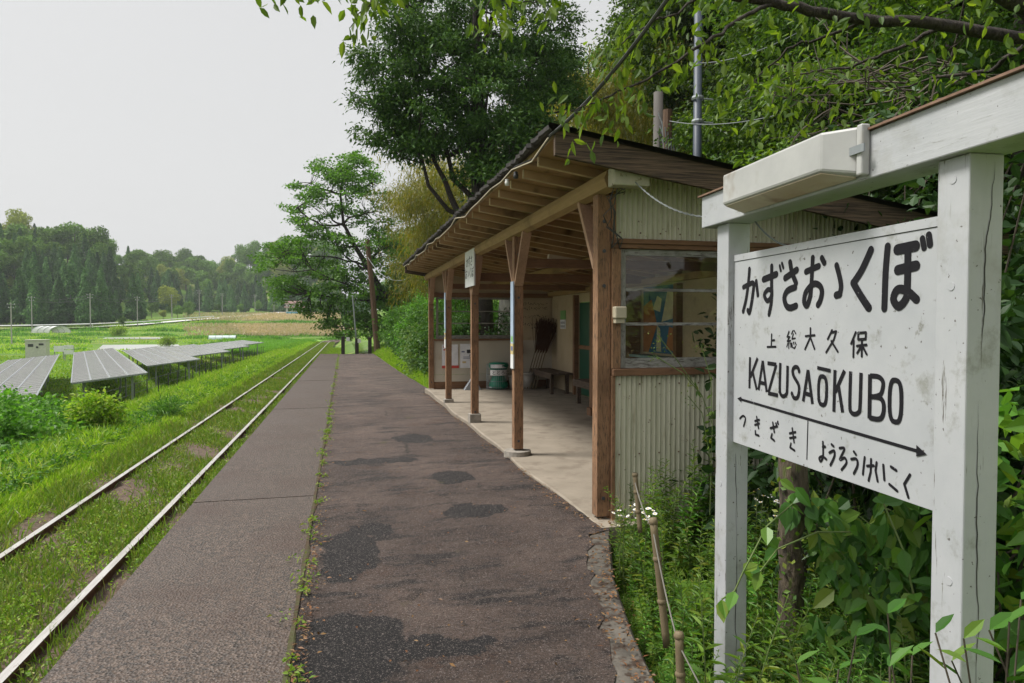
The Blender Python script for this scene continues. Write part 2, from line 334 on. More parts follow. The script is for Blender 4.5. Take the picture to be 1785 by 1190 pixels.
# built things
def signpaint(name, vs, grain):
    m, n, out = newmat(name); v = coords(n); vg = coords(n, vs)
    f = noise(n, v, 3, 5, .65); col = ramp(n, f, .3, .75, (.335,.347,.362), (.42,.425,.435))
    d = noise(n, v, 7, 7, .7); col = mix(n, ramp(n, d, .57, .76), col, (.18,.18,.145))
    sk = noise(n, v, 55, 2, .5); col = mix(n, ramp(n, sk, .715, .75), col, (.10,.09,.08))
    gr = noise(n, vg, 20, 4); col = mix(n, ramp(n, gr, .66, .74), col, (.20,.20,.18))
    if grain > .2:
        lw = noise(n, vg, 9, 6, .7); col = mix(n, ramp(n, lw, .625, .65), col, (.10,.09,.075)); col = mix(n, ramp(n, noise(n, v, 1.6, 6, .75), .52, .75), col, (.25,.245,.215))
    pbr(n, out, col, .55, gr, grain, .002, 0, .4); return m
M['signv'] = signpaint('sign_post_paint', (4, 4, .25), .5)
M['signh'] = signpaint('sign_beam_paint', (4, .25, 4), .4)
M['board'] = signpaint('sign_board_paint', (1, 1, 1), .1)
M['sealant'] = two('black_groove', (.03,.03,.03), (.06,.055,.05), 20)
def letterpaint():
    m, n, out = newmat('letter_paint'); v = coords(n); f = noise(n, v, 60, 4, .7); col = ramp(n, f, .69, .72, (.009,.0085,.011), (.33,.34,.35))
    g = noise(n, v, 9, 3); col = mix(n, ramp(n, g, .45, .75), col, (.05,.048,.05)) if False else col
    pbr(n, out, col, .75, None, spec=.2); return m
M['letter'] = letterpaint()
M['lampbox'] = two('enamelled_lamp_box', (.34,.34,.33), (.42,.42,.405), 3, c=(.20,.15,.095), cs=5, clo=.58, chi=.78, rough=.4)
M['lampunder'] = two('rust_stained_diffuser', (.42,.30,.19), (.55,.47,.37), 3, c=(.22,.12,.06), cs=5, clo=.58, chi=.75, rough=.5)
M['copper'] = two('rusty_capping', (.13,.07,.045), (.24,.15,.10), 12, rough=.6)
M['corr'] = None
def corrmat():
    m, n, out = newmat('corrugated_green_paint'); v = coords(n); vs = coords(n, (3, 3, .35))
    f = noise(n, vs, 4, 5); col = ramp(n, f, .3, .7, (.47,.46,.34), (.60,.58,.46))
    g = noise(n, coords(n, (1, 1, 1)), 16, 5, .75); col = mix(n, ramp(n, g, .63, .68), col, (.13,.085,.05)); rs = noise(n, coords(n, (7, 7, .5)), 3, 6, .7); col = mix(n, ramp(n, rs, .60, .74), col, (.30,.235,.135))
    h = noise(n, vs, 9, 4); col = mix(n, ramp(n, h, .58, .72), col, (.33,.30,.20)); pbr(n, out, col, .6, None, 0, 0, 0, .35); return m
M['corr'] = corrmat()
M['plaster'] = two('cream_plaster', (.40,.315,.20), (.48,.385,.26), 2, .3, .7, c=(.33,.25,.16), cs=3.5, clo=.6, chi=.8, bstr=.05)
M['whitewall'] = two('pale_wall_panel', (.47,.42,.34), (.54,.49,.40), 2, .3, .7, c=(.45,.38,.28), cs=3, clo=.6, chi=.8, bstr=.05)
def glassmat():
    m, n, out = newmat('dusty_glass'); v = coords(n); t = n.nodes.new('ShaderNodeBsdfTransparent'); t.inputs[0].default_value = (.86,.88,.86,1)
    g = n.nodes.new('ShaderNodeBsdfGlossy'); g.inputs['Roughness'].default_value = .03; fr = n.nodes.new('ShaderNodeFresnel'); fr.inputs[0].default_value = 1.5
    a = n.nodes.new('ShaderNodeMixShader'); n.links.new(fr.outputs[0], a.inputs[0]); n.links.new(t.outputs[0], a.inputs[1]); n.links.new(g.outputs[0], a.inputs[2])
    d = n.nodes.new('ShaderNodeBsdfDiffuse'); d.inputs[0].default_value = (.3,.28,.24,1); f = ramp(n, noise(n, v, 6, 6, .7), .5, .9, (.015,.015,.015), (.14,.14,.14))
    b = n.nodes.new('ShaderNodeMixShader'); n.links.new(f, b.inputs[0]); n.links.new(a.outputs[0], b.inputs[1]); n.links.new(d.outputs[0], b.inputs[2]); n.links.new(b.outputs[0], out.inputs[0]); return m
M['glass'] = glassmat()
def plain(name, c, rough=.6, metal=0, v=.12):
    return two(name, tuple(x * (1 - v) for x in c), tuple(x * (1 + v) for x in c), 6, .3, .7, rough=rough, metal=metal, bstr=.05)
for k, c, r in (('white', (.7,.7,.7), .5), ('paper', (.72,.72,.75), .7), ('red', (.5,.06,.05), .6), ('ink', (.03,.03,.035), .6), ('blueink', (.12,.14,.25), .6),
                ('stripblue', (.36,.44,.56), .5), ('stripgold', (.55,.43,.2), .5), ('stripgreen', (.2,.4,.15), .5), ('greenbag', (.01,.19,.115), .3), ('wire', (.05,.05,.05), .6), ('whitewire', (.17,.185,.19), .5),
                ('bucket', (.36,.34,.3), .5), ('buckettop', (.27,.25,.22), .5), ('broom', (.07,.035,.02), .9), ('dustpan', (.3,.32,.35), .4), ('beige', (.42,.37,.27), .5), ('darkgrey', (.05,.05,.055), .5),
                ('steel', (.045,.056,.075), .5), ('polegrey', (.33,.32,.30), .8), ('concrete', (.075,.067,.06), .8), ('greendoor', (.015,.075,.045), .4), ('cabinet', (.5,.49,.44), .5), ('tarp', (.12,.35,.55), .5), ('roofred', (.17,.10,.08), .7),
                ('muralblue', (.03,.12,.22), .6), ('muralcream', (.5,.45,.3), .6), ('muralorange', (.35,.13,.04), .6), ('muraldark', (.03,.03,.035), .7), ('ledge', (.2,.3,.3), .6), ('yellowbush', (.3,.3,.03), .8),
                ('rope', (.16,.15,.13), .9), ('stake', (.15,.115,.065), .7), ('porcelain', (.7,.7,.68), .25), ('fluor', (.45,.37,.25), .5), ('polythene', (.5,.6,.58), .3)):
    M[k] = plain(k + '_paint', c, r)
M['steelframe'] = plain('galvanised_steel', (.28,.3,.31), .4, .5)
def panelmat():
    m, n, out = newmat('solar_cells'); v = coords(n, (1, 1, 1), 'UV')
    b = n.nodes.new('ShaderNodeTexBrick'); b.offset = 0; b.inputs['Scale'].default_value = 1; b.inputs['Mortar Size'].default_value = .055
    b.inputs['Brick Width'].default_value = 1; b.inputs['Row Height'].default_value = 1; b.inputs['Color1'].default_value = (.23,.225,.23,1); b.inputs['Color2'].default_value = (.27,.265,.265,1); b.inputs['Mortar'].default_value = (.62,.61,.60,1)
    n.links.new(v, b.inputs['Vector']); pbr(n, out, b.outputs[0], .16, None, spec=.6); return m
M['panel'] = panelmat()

# ------------------------------------------------------------------ terrain
def sstep(t): t = np.clip(t, 0, 1); return t * t * (3 - 2 * t)
def zvalley(D): return np.interp(D, [0, 117, 121, 134, 149, 153, 190, 300, 500], [-2.5, -2.5, -2.1, -1.9, -1.9, -1.5, 1.2, 5.5, 8])
PXS = [-900, 0, 100, 200, 270, 340, 385, 420, 490, 600, 900, 1400]
def zground(X, Y):
    X = np.asarray(X, float); Y = np.asarray(Y, float)
    D = np.maximum(X * SI + Y * CO, .5); xc = X * CO - Y * SI; px = np.clip(892.5 + 1190 * xc / D, -2500, 1400)
    zv = zvalley(D)
    Db = np.interp(px, [-900, 0, 180, 260, 330, 500, 620, 900, 1400], [150, 172, 180, 250, 300, 310, 290, 170, 120])
    Dr = Db + np.interp(px, [0, 250, 500], [85, 110, 140])
    ys = np.interp(px, PXS, [362, 396, 408, 424, 452, 440, 466, 436, 420, 420, 400, 380])
    zt = CAMH + (561 - ys) / 1190 * Dr - np.interp(px, [0, 200, 260], [9, 10, 13])
    zv = zv + sstep((D - Db) / (Dr - Db)) * np.maximum(zt - zv, 0)
    nr = -.88 - .25 * sstep((X + 4.6) / .6) + slope(Y)
    b = sstep((-4.9 - X) / 5.0); left = nr * (1 - b) + (-2.5) * b
    wfar = sstep((Y - 100) / 70); left = left * (1 - wfar) + zv * wfar
    deep = sstep((-9.5 - X) / 6); left = left * (1 - deep) + zv * deep
    rz = np.interp(X, [-1, 1.2, 1.9, 5.2, 8, 14, 25, 60], [-.9, -.32, -.22, -.1, .9, 4.2, 10, 22]) + slope(Y) * np.interp(X, [0, 6], [1, 0])
    rz = rz + np.interp(Y, [14, 22], [0, 1]) * np.interp(X, [1.7, 2.6, 6, 10], [0, .25, .7, 0.5])
    k = sstep((X + 1.0) / 1.0)
    return np.where(X < 0, left * (1 - k) + rz * k, rz)
def zg(x, y): return float(zground(np.array([x]), np.array([y]))[0])
xs = np.unique(np.concatenate([np.linspace(-12, 12, 97), -12 - np.geomspace(1, 700, 46) + 1, 12 + np.geomspace(1, 400, 24) - 1]))
ysg = np.unique(np.concatenate([np.linspace(-14, 45, 90), 45 + np.geomspace(1, 720, 80) - 1]))
GX, GY = np.meshgrid(xs, ysg, indexing='ij')
GZ = zground(GX, GY) + .03 * np.sin(GX * 1.7 + GY * .6) * np.sin(GY * 1.1)
struct('ground', MB().grid(np.stack([GX, GY, GZ], -1)[:, :, :]), M['ground'], True)
def field(name, pxa, pxb, Da, Db, mat, dz=.06, n=24, kind='structure', label=None, cat=None):
    a = np.linspace(0, 1, n); A, B = np.meshgrid(a, a, indexing='ij')
    pa = np.array(pxa); pb = np.array(pxb)
    lo = pa[0] + (pa[1] - pa[0]) * B; hi = pb[0] + (pb[1] - pb[0]) * B; Dp = Da + (Db - Da) * B
    t = (lo + (hi - lo) * A - 892.5) / 1190; X = t * Dp * CO + Dp * SI; Y = Dp * CO - t * Dp * SI
    Z = zground(X, Y) + dz
    mb = MB().grid(np.stack([X, Y, Z], -1)); o = mb.build(name, mat, None, True); o['kind'] = kind; return o
def flatfield(name, pxa, pxb, Da, Db, mat, z):
    c = []
    for px, D in ((pxa[0], Da), (pxb[0], Da), (pxb[1], Db), (pxa[1], Db)):
        p = PW(px, 561, D); c.append((p.x, p.y, z))
    return struct(name, MB().add(c, [np.array([0, 1, 2, 3])]), mat)
field('rice_field', (330, 400), (545, 560), 88, 128, M['paddy'], .15)
field('rice_field', (500, 520), (560, 560), 70, 90, M['paddy'], .15)
flatfield('paddy_water', (166, 180), (324, 310), 91, 117.5, M['water'], -2.40)
flatfield('paddy_water', (178, 186), (296, 286), 134.5, 149, M['water'], -1.83)
field('reed_field', (430, 400), (640, 640), 153, 180, M['reedfield'], .12)
field('reed_field', (420, 470), (640, 640), 205, 285, M['reedfield'], .12)
# pale road and its white rail across the valley
mb = MB(); pts = []
for px, D in ((-260, 150), (-120, 160), (0, 166), (80, 168), (160, 172), (240, 180), (310, 196), (360, 214), (400, 232), (440, 252), (470, 275), (492, 300)):
    p = PW(px, 561, D); pts.append((p.x, p.y, zg(p.x, p.y) + .35))
R = np.array(pts); L_ = R.copy(); T = unit(np.gradient(R, axis=0)); nrm = np.stack([-T[:, 1], T[:, 0], 0 * T[:, 0]], -1)
mb.grid(np.stack([R - nrm * 2.2, R + nrm * 2.2], 1)); struct('road', mb, M['road'])
t = thing('guard_rail', 'long white guard rail along the valley road below the cedars', 'guard rail', tuple(pts[3]))
MB().tube([(p[0], p[1], p[2] + .75) for p in (R - nrm * 2.3)[:8]], .14, 5).build('rail_beam', M['white'], t)
for p in (R - nrm * 2.3)[:8]: MB().bar((p[0], p[1], p[2] - .2), (p[0], p[1], p[2] + .75), .12, .12).build('post', M['white'], t)

# ------------------------------------------------------------------ platform, kerb, track
PE = 39.8                                            # platform end
XE, XS = -1.215, -.247
def sheet(x0, x1, y0, y1, z, nx=2, ny=30, jit=0):
    X, Y = np.meshgrid(np.linspace(x0, x1, nx), np.linspace(y0, y1, ny), indexing='ij'); return np.stack([X, Y, slope(Y) + z], -1)
def slopedbox(mb, x0, x1, y0, y1, z0, z1):
    V = [(x0,y0,slope(y0)+z0),(x1,y0,slope(y0)+z0),(x1,y1,slope(y1)+z0),(x0,y1,slope(y1)+z0),(x0,y0,slope(y0)+z1),(x1,y0,slope(y0)+z1),(x1,y1,slope(y1)+z1),(x0,y1,slope(y1)+z1)]
    return mb.add(V, [np.array([(0,3,2,1),(4,5,6,7),(0,1,5,4),(1,2,6,5),(2,3,7,6),(3,0,4,7)])])
mb = MB()
for i in range(13):                                  # cast strips with open joints
    a, b = -4 + i * 3.37, -4 + (i + 1) * 3.37 - .004
    slopedbox(mb, XE, XS, a, min(b, PE), -.16, .004 * (i % 2))
struct('platform_edge_strip', mb, M['strip'])
struct('platform_wall', slopedbox(MB(), XE + .06, XS, -4, PE - .05, -1.0, -.165), M['kerb'])
RIGHT = [(-4, .55), (1.0, .95), (2.4, 1.2), (3.0, 1.33), (3.7, 1.52), (4.4, 1.78), (4.8, 1.96), (6, 1.93), (16, 1.93), (16.4, 1.98), (22, 1.86), (30, 1.78), (PE, 1.70)]
def xright(y): return np.interp(y, [a for a, _ in RIGHT], [b for _, b in RIGHT])
ya = np.unique(np.concatenate([np.linspace(-4, 8, 120), np.linspace(8, PE, 130)])); u = np.linspace(0, 1, 26)
Yg = np.repeat(ya[None], 26, 0); er = np.where(Yg < 4.5, .13 + .035 * np.sin(Yg * 9) * np.sin(Yg * 4.3) + .02 * np.sin(Yg * 23), 0)
Xg = XS + .002 + (xright(Yg) - er - XS - .002) * u[:, None]
Zg = slope(Yg) - .0075 + .010 * sstep((Xg - XS - .1) / .5) * np.sin(Xg * 3.1 + Yg * 1.3) * np.sin(Yg * .9) + .004 * RNG.standard_normal(Yg.shape) * 0.6
mb = MB().grid(np.stack([Xg, Yg, Zg], -1)); struct('platform_asphalt', mb, M['asphalt'], True)
struct('platform_fill', slopedbox(MB(), XS, 1.0, -4, PE - .05, -1.0, -.06), M['kerb'])
mb = MB(); yk = np.linspace(-4, 4.75, 60); xk = xright(yk)
prof = [(-.26, -.030), (-.13, -.010), (0, -.012), (.015, -.03), (.02, -.6)]
mb.grid(np.stack([np.stack([xk + dx, yk, slope(yk) + dz], -1) for dx, dz in prof], 1)); struct('kerb', mb, M['kerb'])
mb = MB(); ym = np.linspace(-4, PE, 200)
mb.grid(np.stack([np.stack([XS - .004 + .004 * np.sin(ym * 11), ym, slope(ym) + .0045], -1), np.stack([np.full(200, XS + .016), ym, slope(ym) + .003], -1), np.stack([XS + .020 + .016 * np.sin(ym * 3) * np.sin(ym * 7.3), ym, slope(ym) - .003], -1)], 1))
struct('moss_joint', mb, M['moss'])
def blob(name, c, rx, ry, mat, seed, z=.004, rough=.3, n=64):
    r = np.random.default_rng(seed); a = np.arange(n) * 2 * PI / n; k = np.ones(n)
    for q in range(2, 9): k += rough / q * 1.3 * r.standard_normal() * np.cos(q * a + r.uniform(0, 6))
    k = np.clip(k, .35, 2)
    X = c[0] + rx * k * np.cos(a); Y = c[1] + ry * k * np.sin(a); X = np.clip(X, XS + .07, 3)
    V = np.concatenate([[[c[0], c[1], slope(c[1]) + z]], np.stack([X, Y, slope(Y) + z], -1)])
    i = np.arange(n); F = np.stack([0 * i, 1 + i, 1 + (i + 1) % n], -1); struct(name, MB().add(V, [F]), mat)

RX = (-2.07 - .03, -2.07 - 1.13 - .03)
zt_ = -.75
def railprof(x): return [(x-.065,-.15),(x+.065,-.15),(x+.065,-.138),(x+.01,-.122),(x+.01,-.04),(x+.0325,-.028),(x+.0325,0),(x-.0325,0),(x-.0325,-.028),(x-.01,-.04),(x-.01,-.122),(x-.065,-.138)]
tr = thing('railway_track', 'single railway track with worn bright rails sunk in weeds beside the platform', 'railway track', (-2.65, 5, -.9))
yy = np.concatenate([np.linspace(-6, 120, 40), np.linspace(124, 175, 16)]); bend = np.where(yy > 108, ((yy - 108) ** 2) * .0022, 0)
for x in RX:
    P = np.array(railprof(x)); G = np.zeros((len(P) + 1, len(yy), 3))
    for i in range(len(P) + 1):
        p = P[i % len(P)]; G[i, :, 0] = p[0] + bend; G[i, :, 1] = yy; G[i, :, 2] = p[1] + zt_ + slope(yy)
    ro = MB().grid(G[:, :, :]).build('rail', M['railside'], tr)
    h = np.stack([np.stack([np.full(len(yy), x + dx) + bend, yy, zt_ + .002 + slope(yy)], -1) for dx in (-.033, .033)], 0)
    MB().grid(h).build('rail_head', M['rail'], ro)
for i in range(100):
    y = -3 + i * .66; MB().box(-3.72, -1.6, y, y + .2, zt_ - .29 + slope(y), zt_ - .155 + slope(y)).build('sleeper', M['sleeper'], tr)
ny = 260; yb = np.concatenate([np.linspace(-6, 30, 180), np.linspace(30.5, 170, 80)]); nx = 24; xb = np.linspace(-4.3, -1.16, nx)
XB, YB = np.meshgrid(xb, yb, indexing='ij'); ZB = -.835 + slope(YB) + .012 * RNG.standard_normal(XB.shape) - .07 * ((XB + 2.7) / 1.5) ** 2
XB = XB + np.where(YB > 108, ((YB - 108) ** 2) * .0022, 0)
struct('track_bed', MB().grid(np.stack([XB, YB, ZB], -1)), M['bed'], True)

# ------------------------------------------------------------------ station name sign
SR = PW(1660, 561, 1.83); SL = PW(1268, 561, 3.04)     # post centres on their track faces
sdx = Vector((SR.x - SL.x, SR.y - SL.y, 0)); slen = sdx.length; sdx.normalize()   # towards the camera (right in the picture)
snx = Vector((sdx.y, -sdx.x, 0)).normalized()
if snx.x > 0: snx = -snx                              # faces the track
SO = Vector((SL.x, SL.y, 0))
def SW(a, b, z): p = SO + sdx * a + snx * b; return (p.x, p.y, z)      # along, outwards, height
def sbox(a0, a1, b0, b1, z0, z1):
    V = [SW(a0,b0,z0),SW(a1,b0,z0),SW(a1,b1,z0),SW(a0,b1,z0),SW(a0,b0,z1),SW(a1,b0,z1),SW(a1,b1,z1),SW(a0,b1,z1)]
    return MB().add(V, [np.array([(0,3,2,1),(4,5,6,7),(0,1,5,4),(1,2,6,5),(2,3,7,6),(3,0,4,7)])])
def onboard(px, py, b=0.0):                            # photo point -> (along, height) on the sign's plane
    d = PW(px, py, 1.0) - Vector((0, 0, CAMH)); o = Vector((0, 0, CAMH)); pn = SO + snx * b
    k = (pn - o).dot(snx) / d.dot(snx); p = o + d * k; return ((p - SO).dot(sdx), p.z)
sg = thing('station_sign', 'white wooden station name board with black lettering between two square posts', 'station sign', (SL.x, SL.y, -.3))
PWD = .105
a_l, _ = onboard(1250, 600); a_l2, _ = onboard(1267, 600); a_r, _ = onboard(1629, 600); a_r2, _ = onboard(1686, 600)
zbt = onboard(1222, 405, .0)[1]
zb1 = onboard(1629, 272, .03)[1]; zb2 = onboard(1628, 375, -.02)[1]; zb3 = onboard(1618, 893, -.02)[1]
zb2 = (zb2 + onboard(1290, 444, -.02)[1]) / 2; zb3 = (zb3 + onboard(1290, 762, -.02)[1]) / 2 - .014
zb1 = (zb1 + zbt) / 2
zbt = zb1 + .145
for a0, a1 in ((a_l, a_l2), (a_r, a_r2)):
    c = (a0 + a1) / 2; sbox(c - PWD / 2, c + PWD / 2, -PWD, 0, -.6, zb1 - .001).build('post', M['signv'], sg, bevel=.004)
A0, A1 = (a_l + a_l2) / 2, (a_r + a_r2) / 2
bo = sbox(A0 - .15, A1 + .42, -PWD - .015, .03, zb1, zbt).build('beam', M['signh'], sg, bevel=.004)
sbox(A0 - .17, A1 + .44, -PWD - .03, .042, zbt + .001, zbt + .008).build('capping', M['copper'], bo)
BB = -.03
bd = sbox(A0 + PWD / 2 - .002, A1 - PWD / 2 + .002, BB - .03, BB, zb3, zb2 - .03).build('board', M['board'], sg)
sbox(A0 + PWD / 2, A1 - PWD / 2, BB - .03, BB - .006, zb2 - .03, zb2 - .0275).build('groove', M['sealant'], bd)
sbox(A0 + PWD / 2, A1 - PWD / 2, BB - .034, BB + .003, zb2 - .0275, zb2).build('top_rail', M['board'], bd)
# lamp box on the beam
la0 = onboard(1257, 345, .125)[0]; la1 = onboard(1425, 300, .125)[0]; la2 = onboard(1500, 300, .035)[0]
lz0 = zb1 + .012; lz1 = zbt + .02
lp = MB(); q = [(la0, .115), (la0, .032), (la2, .032), (la2 - .02, .05), (la1, .115)]
q = [(la0 + .0, .032), (la0, .125), (la1, .125), (la2, .05), (la2, .032)]
n_ = len(q); lzo = lambda b: lz0 + (b - .032) * .32
V = [SW(a, b, lzo(b)) for a, b in q] + [SW(a, b, lz1 - (.0 if b > .1 else .0)) for a, b in q]
lp.add(V, [np.arange(n_)[None], (np.arange(n_)[::-1] + n_)[None], np.array([(k, n_ + k, n_ + (k + 1) % n_, (k + 1) % n_) for k in range(n_)])])
lb = lp.build('lamp_housing', M['lampbox'], sg, bevel=.010)
q2 = [(la0 + .012, .036), (la0 + .012, .116), (la1 - .006, .116), (la2 - .03, .045), (la2 - .03, .036)]
MB().add([SW(a, b, lzo(b) - .0035) for a, b in q2] + [SW(a, b, lzo(b) + .004) for a, b in q2], [np.arange(5)[None], (np.arange(5)[::-1] + 5)[None], np.array([(k, 5 + k, 5 + (k + 1) % 5, (k + 1) % 5) for k in range(5)])]).build('diffuser', M['lampunder'], lb)
sbox(la2 + .002, la2 + .028, .031, .062, lz0 - .002, lz1 + .002).build('end_cap', M['lampbox'], lb, bevel=.006)
sbox(la2 - .025, la2 + .045, .063, .068, lz0 + .065, lz0 + .09).build('clip', M['steelframe'], lb)
for a, z in ((A0, zb3 - .2), (A1, zb1 - .06), (A1, zb2 - .2), (A1 + .01, .75), (A0 - .01, .3)):
    m_ = MB(); c = [SW(a + .012 * math.cos(k * PI / 5), .0015, z + .012 * math.sin(k * PI / 5)) for k in range(10)]; c2 = [SW(a + .012 * math.cos(k * PI / 5), -.002, z + .012 * math.sin(k * PI / 5)) for k in range(10)]
    m_.add(c + c2, [np.arange(10)[None], np.array([(k, 10 + k, 10 + (k + 1) % 10, (k + 1) % 10) for k in range(10)])]); m_.build('bolt_plug', M['board'], sg)
# long drying cracks on the faces turned to the camera
for a_, z0, z1, sd_ in ((A0 + PWD / 2, -.3, .86, 3), (A1 + PWD / 2, zb2 - .35, zb1 - .02, 7), (A1 + PWD / 2, .3, zb2 - .5, 9)):
    r_ = np.random.default_rng(sd_); zz = np.linspace(z0, z1, 30); bb = -PWD * .45 + np.cumsum(r_.normal(0, .0022, 30)); ww = .0013 * (1 + .6 * np.sin(zz * 9)) * np.minimum(1, np.minimum(np.arange(30), 29 - np.arange(30)) / 4 + .2)
    MB().grid(np.array([[SW(a_ + .0012, b_ + w_, z_) for b_, w_, z_ in zip(bb, sg_ * ww, zz)] for sg_ in (1, -1)])).build('crack', M['sealant'], sg)
# lettering: brush strokes laid on the board
Z7 = lambda x, y: (1270 + x * .24374, 370 + y * .24374)
Z8 = lambda x, y: (1270 + x * .22686, 640 + y * .22686)
Z5 = lambda x, y: (1220 + x * .49561, 600 + y * .49561)
lay = [0]
LX = MB()
def stroke(tr_, pts, wid, smooth=True, rnd=True):
    P = [np.array(onboard(*tr_(x, y), BB)) for x, y in pts]
    if smooth and len(P) > 2:
        Q = [P[0]]
        for i in range(len(P) - 1):
            p0, p1, p2, p3 = P[max(i - 1, 0)], P[i], P[i + 1], P[min(i + 2, len(P) - 1)]
            for t_ in (.2, .4, .6, .8, 1):
                Q.append(.5 * (2 * p1 + (p2 - p0) * t_ + (2 * p0 - 5 * p1 + 4 * p2 - p3) * t_ ** 2 + (3 * p1 - p0 - 3 * p2 + p3) * t_ ** 3))
        P = Q
    h = wid / 2
    for i in range(len(P) - 1):
        d = P[i + 1] - P[i]; d = d / (np.linalg.norm(d) + 1e-9); nn = np.array([-d[1], d[0]]) * h
        lay[0] += 1; b = BB + .0010 + (lay[0] % 90) * .000012
        LX.add([SW(*(P[i] + nn), 0)[:0] or SW(P[i][0] + nn[0], b, P[i][1] + nn[1]), SW(P[i][0] - nn[0], b, P[i][1] - nn[1]), SW(P[i+1][0] - nn[0], b, P[i+1][1] - nn[1]), SW(P[i+1][0] + nn[0], b, P[i+1][1] + nn[1])] if False else
               [SW(P[i][0] + nn[0], b, P[i][1] + nn[1]), SW(P[i][0] - nn[0], b, P[i][1] - nn[1]), SW(P[i+1][0] - nn[0], b, P[i+1][1] - nn[1]), SW(P[i+1][0] + nn[0], b, P[i+1][1] + nn[1])], [np.array([0, 1, 2, 3])])
    js = range(len(P)) if rnd else range(1, len(P) - 1)
    for i in js:
        lay[0] += 1; b = BB + .0010 + (lay[0] % 90) * .000012
        c = [SW(P[i][0] + h * math.cos(k * PI / 6), b, P[i][1] + h * math.sin(k * PI / 6)) for k in range(12)]; LX.add(c, [np.arange(12)[None]])
B1 = .030
for w_, pts in ((.024, [(105,535),(150,512),(172,505),(178,530),(165,640),(150,715),(138,700)]), (.022, [(147,405),(140,500),(125,620),(104,710)]), (.022, [(195,492),(208,592)]),
    (.030, [(248,480),(338,443)]), (.024, [(305,385),(305,500),(308,590)]), (.022, [(306,560),(280,552),(255,590),(275,632),(300,610),(308,575)]), (.022, [(308,590),(303,660),(289,730)]), (.014, [(362,382),(370,418)]), (.014, [(378,364),(388,398)]),
    (.029, [(402,470),(484,412)]), (.027, [(436,358),(450,430),(480,505)]), (.028, [(474,535),(420,560),(398,610),(412,665),(440,682),(482,668)]),
    (.026, [(550,425),(640,385)]), (.024, [(597,325),(590,500),(585,590)]), (.026, [(585,590),(562,664),(540,640),(552,570),(605,512),(650,525),(666,570),(655,630),(638,662)]), (.025, [(662,328),(680,362)]),
    (.025, [(768,380),(790,460),(802,530),(793,585)]), (.028, [(793,585),(768,592)]), (.029, [(1012,270),(950,410),(890,505)]), (.031, [(890,505),(940,590),(1002,682)]),
    (.028, [(1130,246),(1118,430),(1113,686)]), (.036, [(1200,268),(1330,242)]), (.034, [(1205,413),(1335,382)]), (.029, [(1275,275),(1275,540),(1265,620),(1215,672),(1177,620),(1205,553),(1270,560),(1342,622)]), (.022, [(1377,190),(1390,255)]), (.024, [(1422,165),(1432,232)])):
    stroke(Z7, pts, w_ * .93)
for pts in ([(310,872),(308,958)], [(312,916),(330,913)], [(280,962),(340,960)], [(553,885),(618,878)], [(587,828),(588,890),(550,978)], [(590,900),(618,975)], [(742,842),(712,905)], [(738,860),(772,850),(755,910),(702,1000)],
            [(738,920),(785,995)], [(912,857),(880,938)], [(898,915),(897,1033)], [(930,864),(930,908)], [(930,862),(985,858),(983,905)], [(932,908),(983,905)], [(922,955),(990,946)], [(957,910),(957,1028)], [(953,955),(925,1005)], [(962,955),(992,1013)],
            ):
    stroke(Z7, pts, .0088, smooth=len(pts) == 4 and False)
for pts in ([(435,850),(421,890),(440,888),(422,922),(446,916)], [(433,920),(433,972)], [(425,937),(419,960)], [(443,934),(448,952)], [(462,845),(452,868)], [(470,845),(482,866)], [(465,868),(455,905),(479,899)], [(455,935),(458,963),(474,972),(481,957)], [(466,928),(470,942)], [(478,928),(486,945)], [(451,935),(448,962)]):
    stroke(Z7, pts, .006, smooth=False)
K = .0158
for pts in ([(178,45),(177,155)], [(205,48),(180,115)], [(188,98),(203,160)], [(209,161),(223,58)], [(223,58),(238,168)], [(213,134),(233,139)], [(240,66),(271,71)], [(271,71),(244,170)], [(243,172),(278,180)],
            [(367,201),(383,90)], [(383,90),(400,210)], [(372,172),(395,179)], [(478,90),(476,238)], [(512,92),(480,168)], [(490,140),(507,240)]):
    stroke(Z5, pts, K, False, False)
for pts in ([(285,65),(284,155),(288,176),(297,183),(307,176),(310,160),(311,75)], [(352,97),(347,82),(336,80),(329,92),(333,112),(350,142),(352,168),(346,188),(334,188),(326,170)], [(533,95),(532,215),(538,240),(550,246),(563,240),(568,220),(570,100)]):
    stroke(Z5, pts, K, True, False)
for cx, cy, rx, ry in ((435, 163, 14.5, 50), (693, 200, 21, 74)):
    pts = []
    for k in range(25):
        a = k * PI / 12; s_, c_ = math.sin(a), math.cos(a)
        pts.append((cx + rx * math.copysign(abs(c_) ** .62, c_), cy + ry * math.copysign(abs(s_) ** .8, s_) + .22 * rx * math.copysign(abs(c_) ** .62, c_)))
    stroke(Z5, pts, K, False, True)
stroke(Z5, [(416,82),(463,93)], .013, False, False)
stroke(Z5, [(602,106),(602,262)], K * 1.05, False, False)
for pts in ([(602,111),(630,114),(646,128),(648,150),(640,176),(620,184),(604,184)], [(604,184),(636,188),(650,205),(652,235),(645,258),(630,264),(602,258)]): stroke(Z5, pts, K * 1.05, True, False)
stroke(Z8, [(100,247),(1470,648)], .0105, False, False)
stroke(Z8, [(620,412),(615,715)], .005, False, False)
for tri in (((75,240),(106,226),(106,270)), ((1545,674),(1463,600),(1463,690))):
    LX.add([SW(*(lambda q_: (q_[0], BB + .0024, q_[1]))(onboard(*Z8(*p), BB))) for p in tri], [np.array([0, 1, 2])])
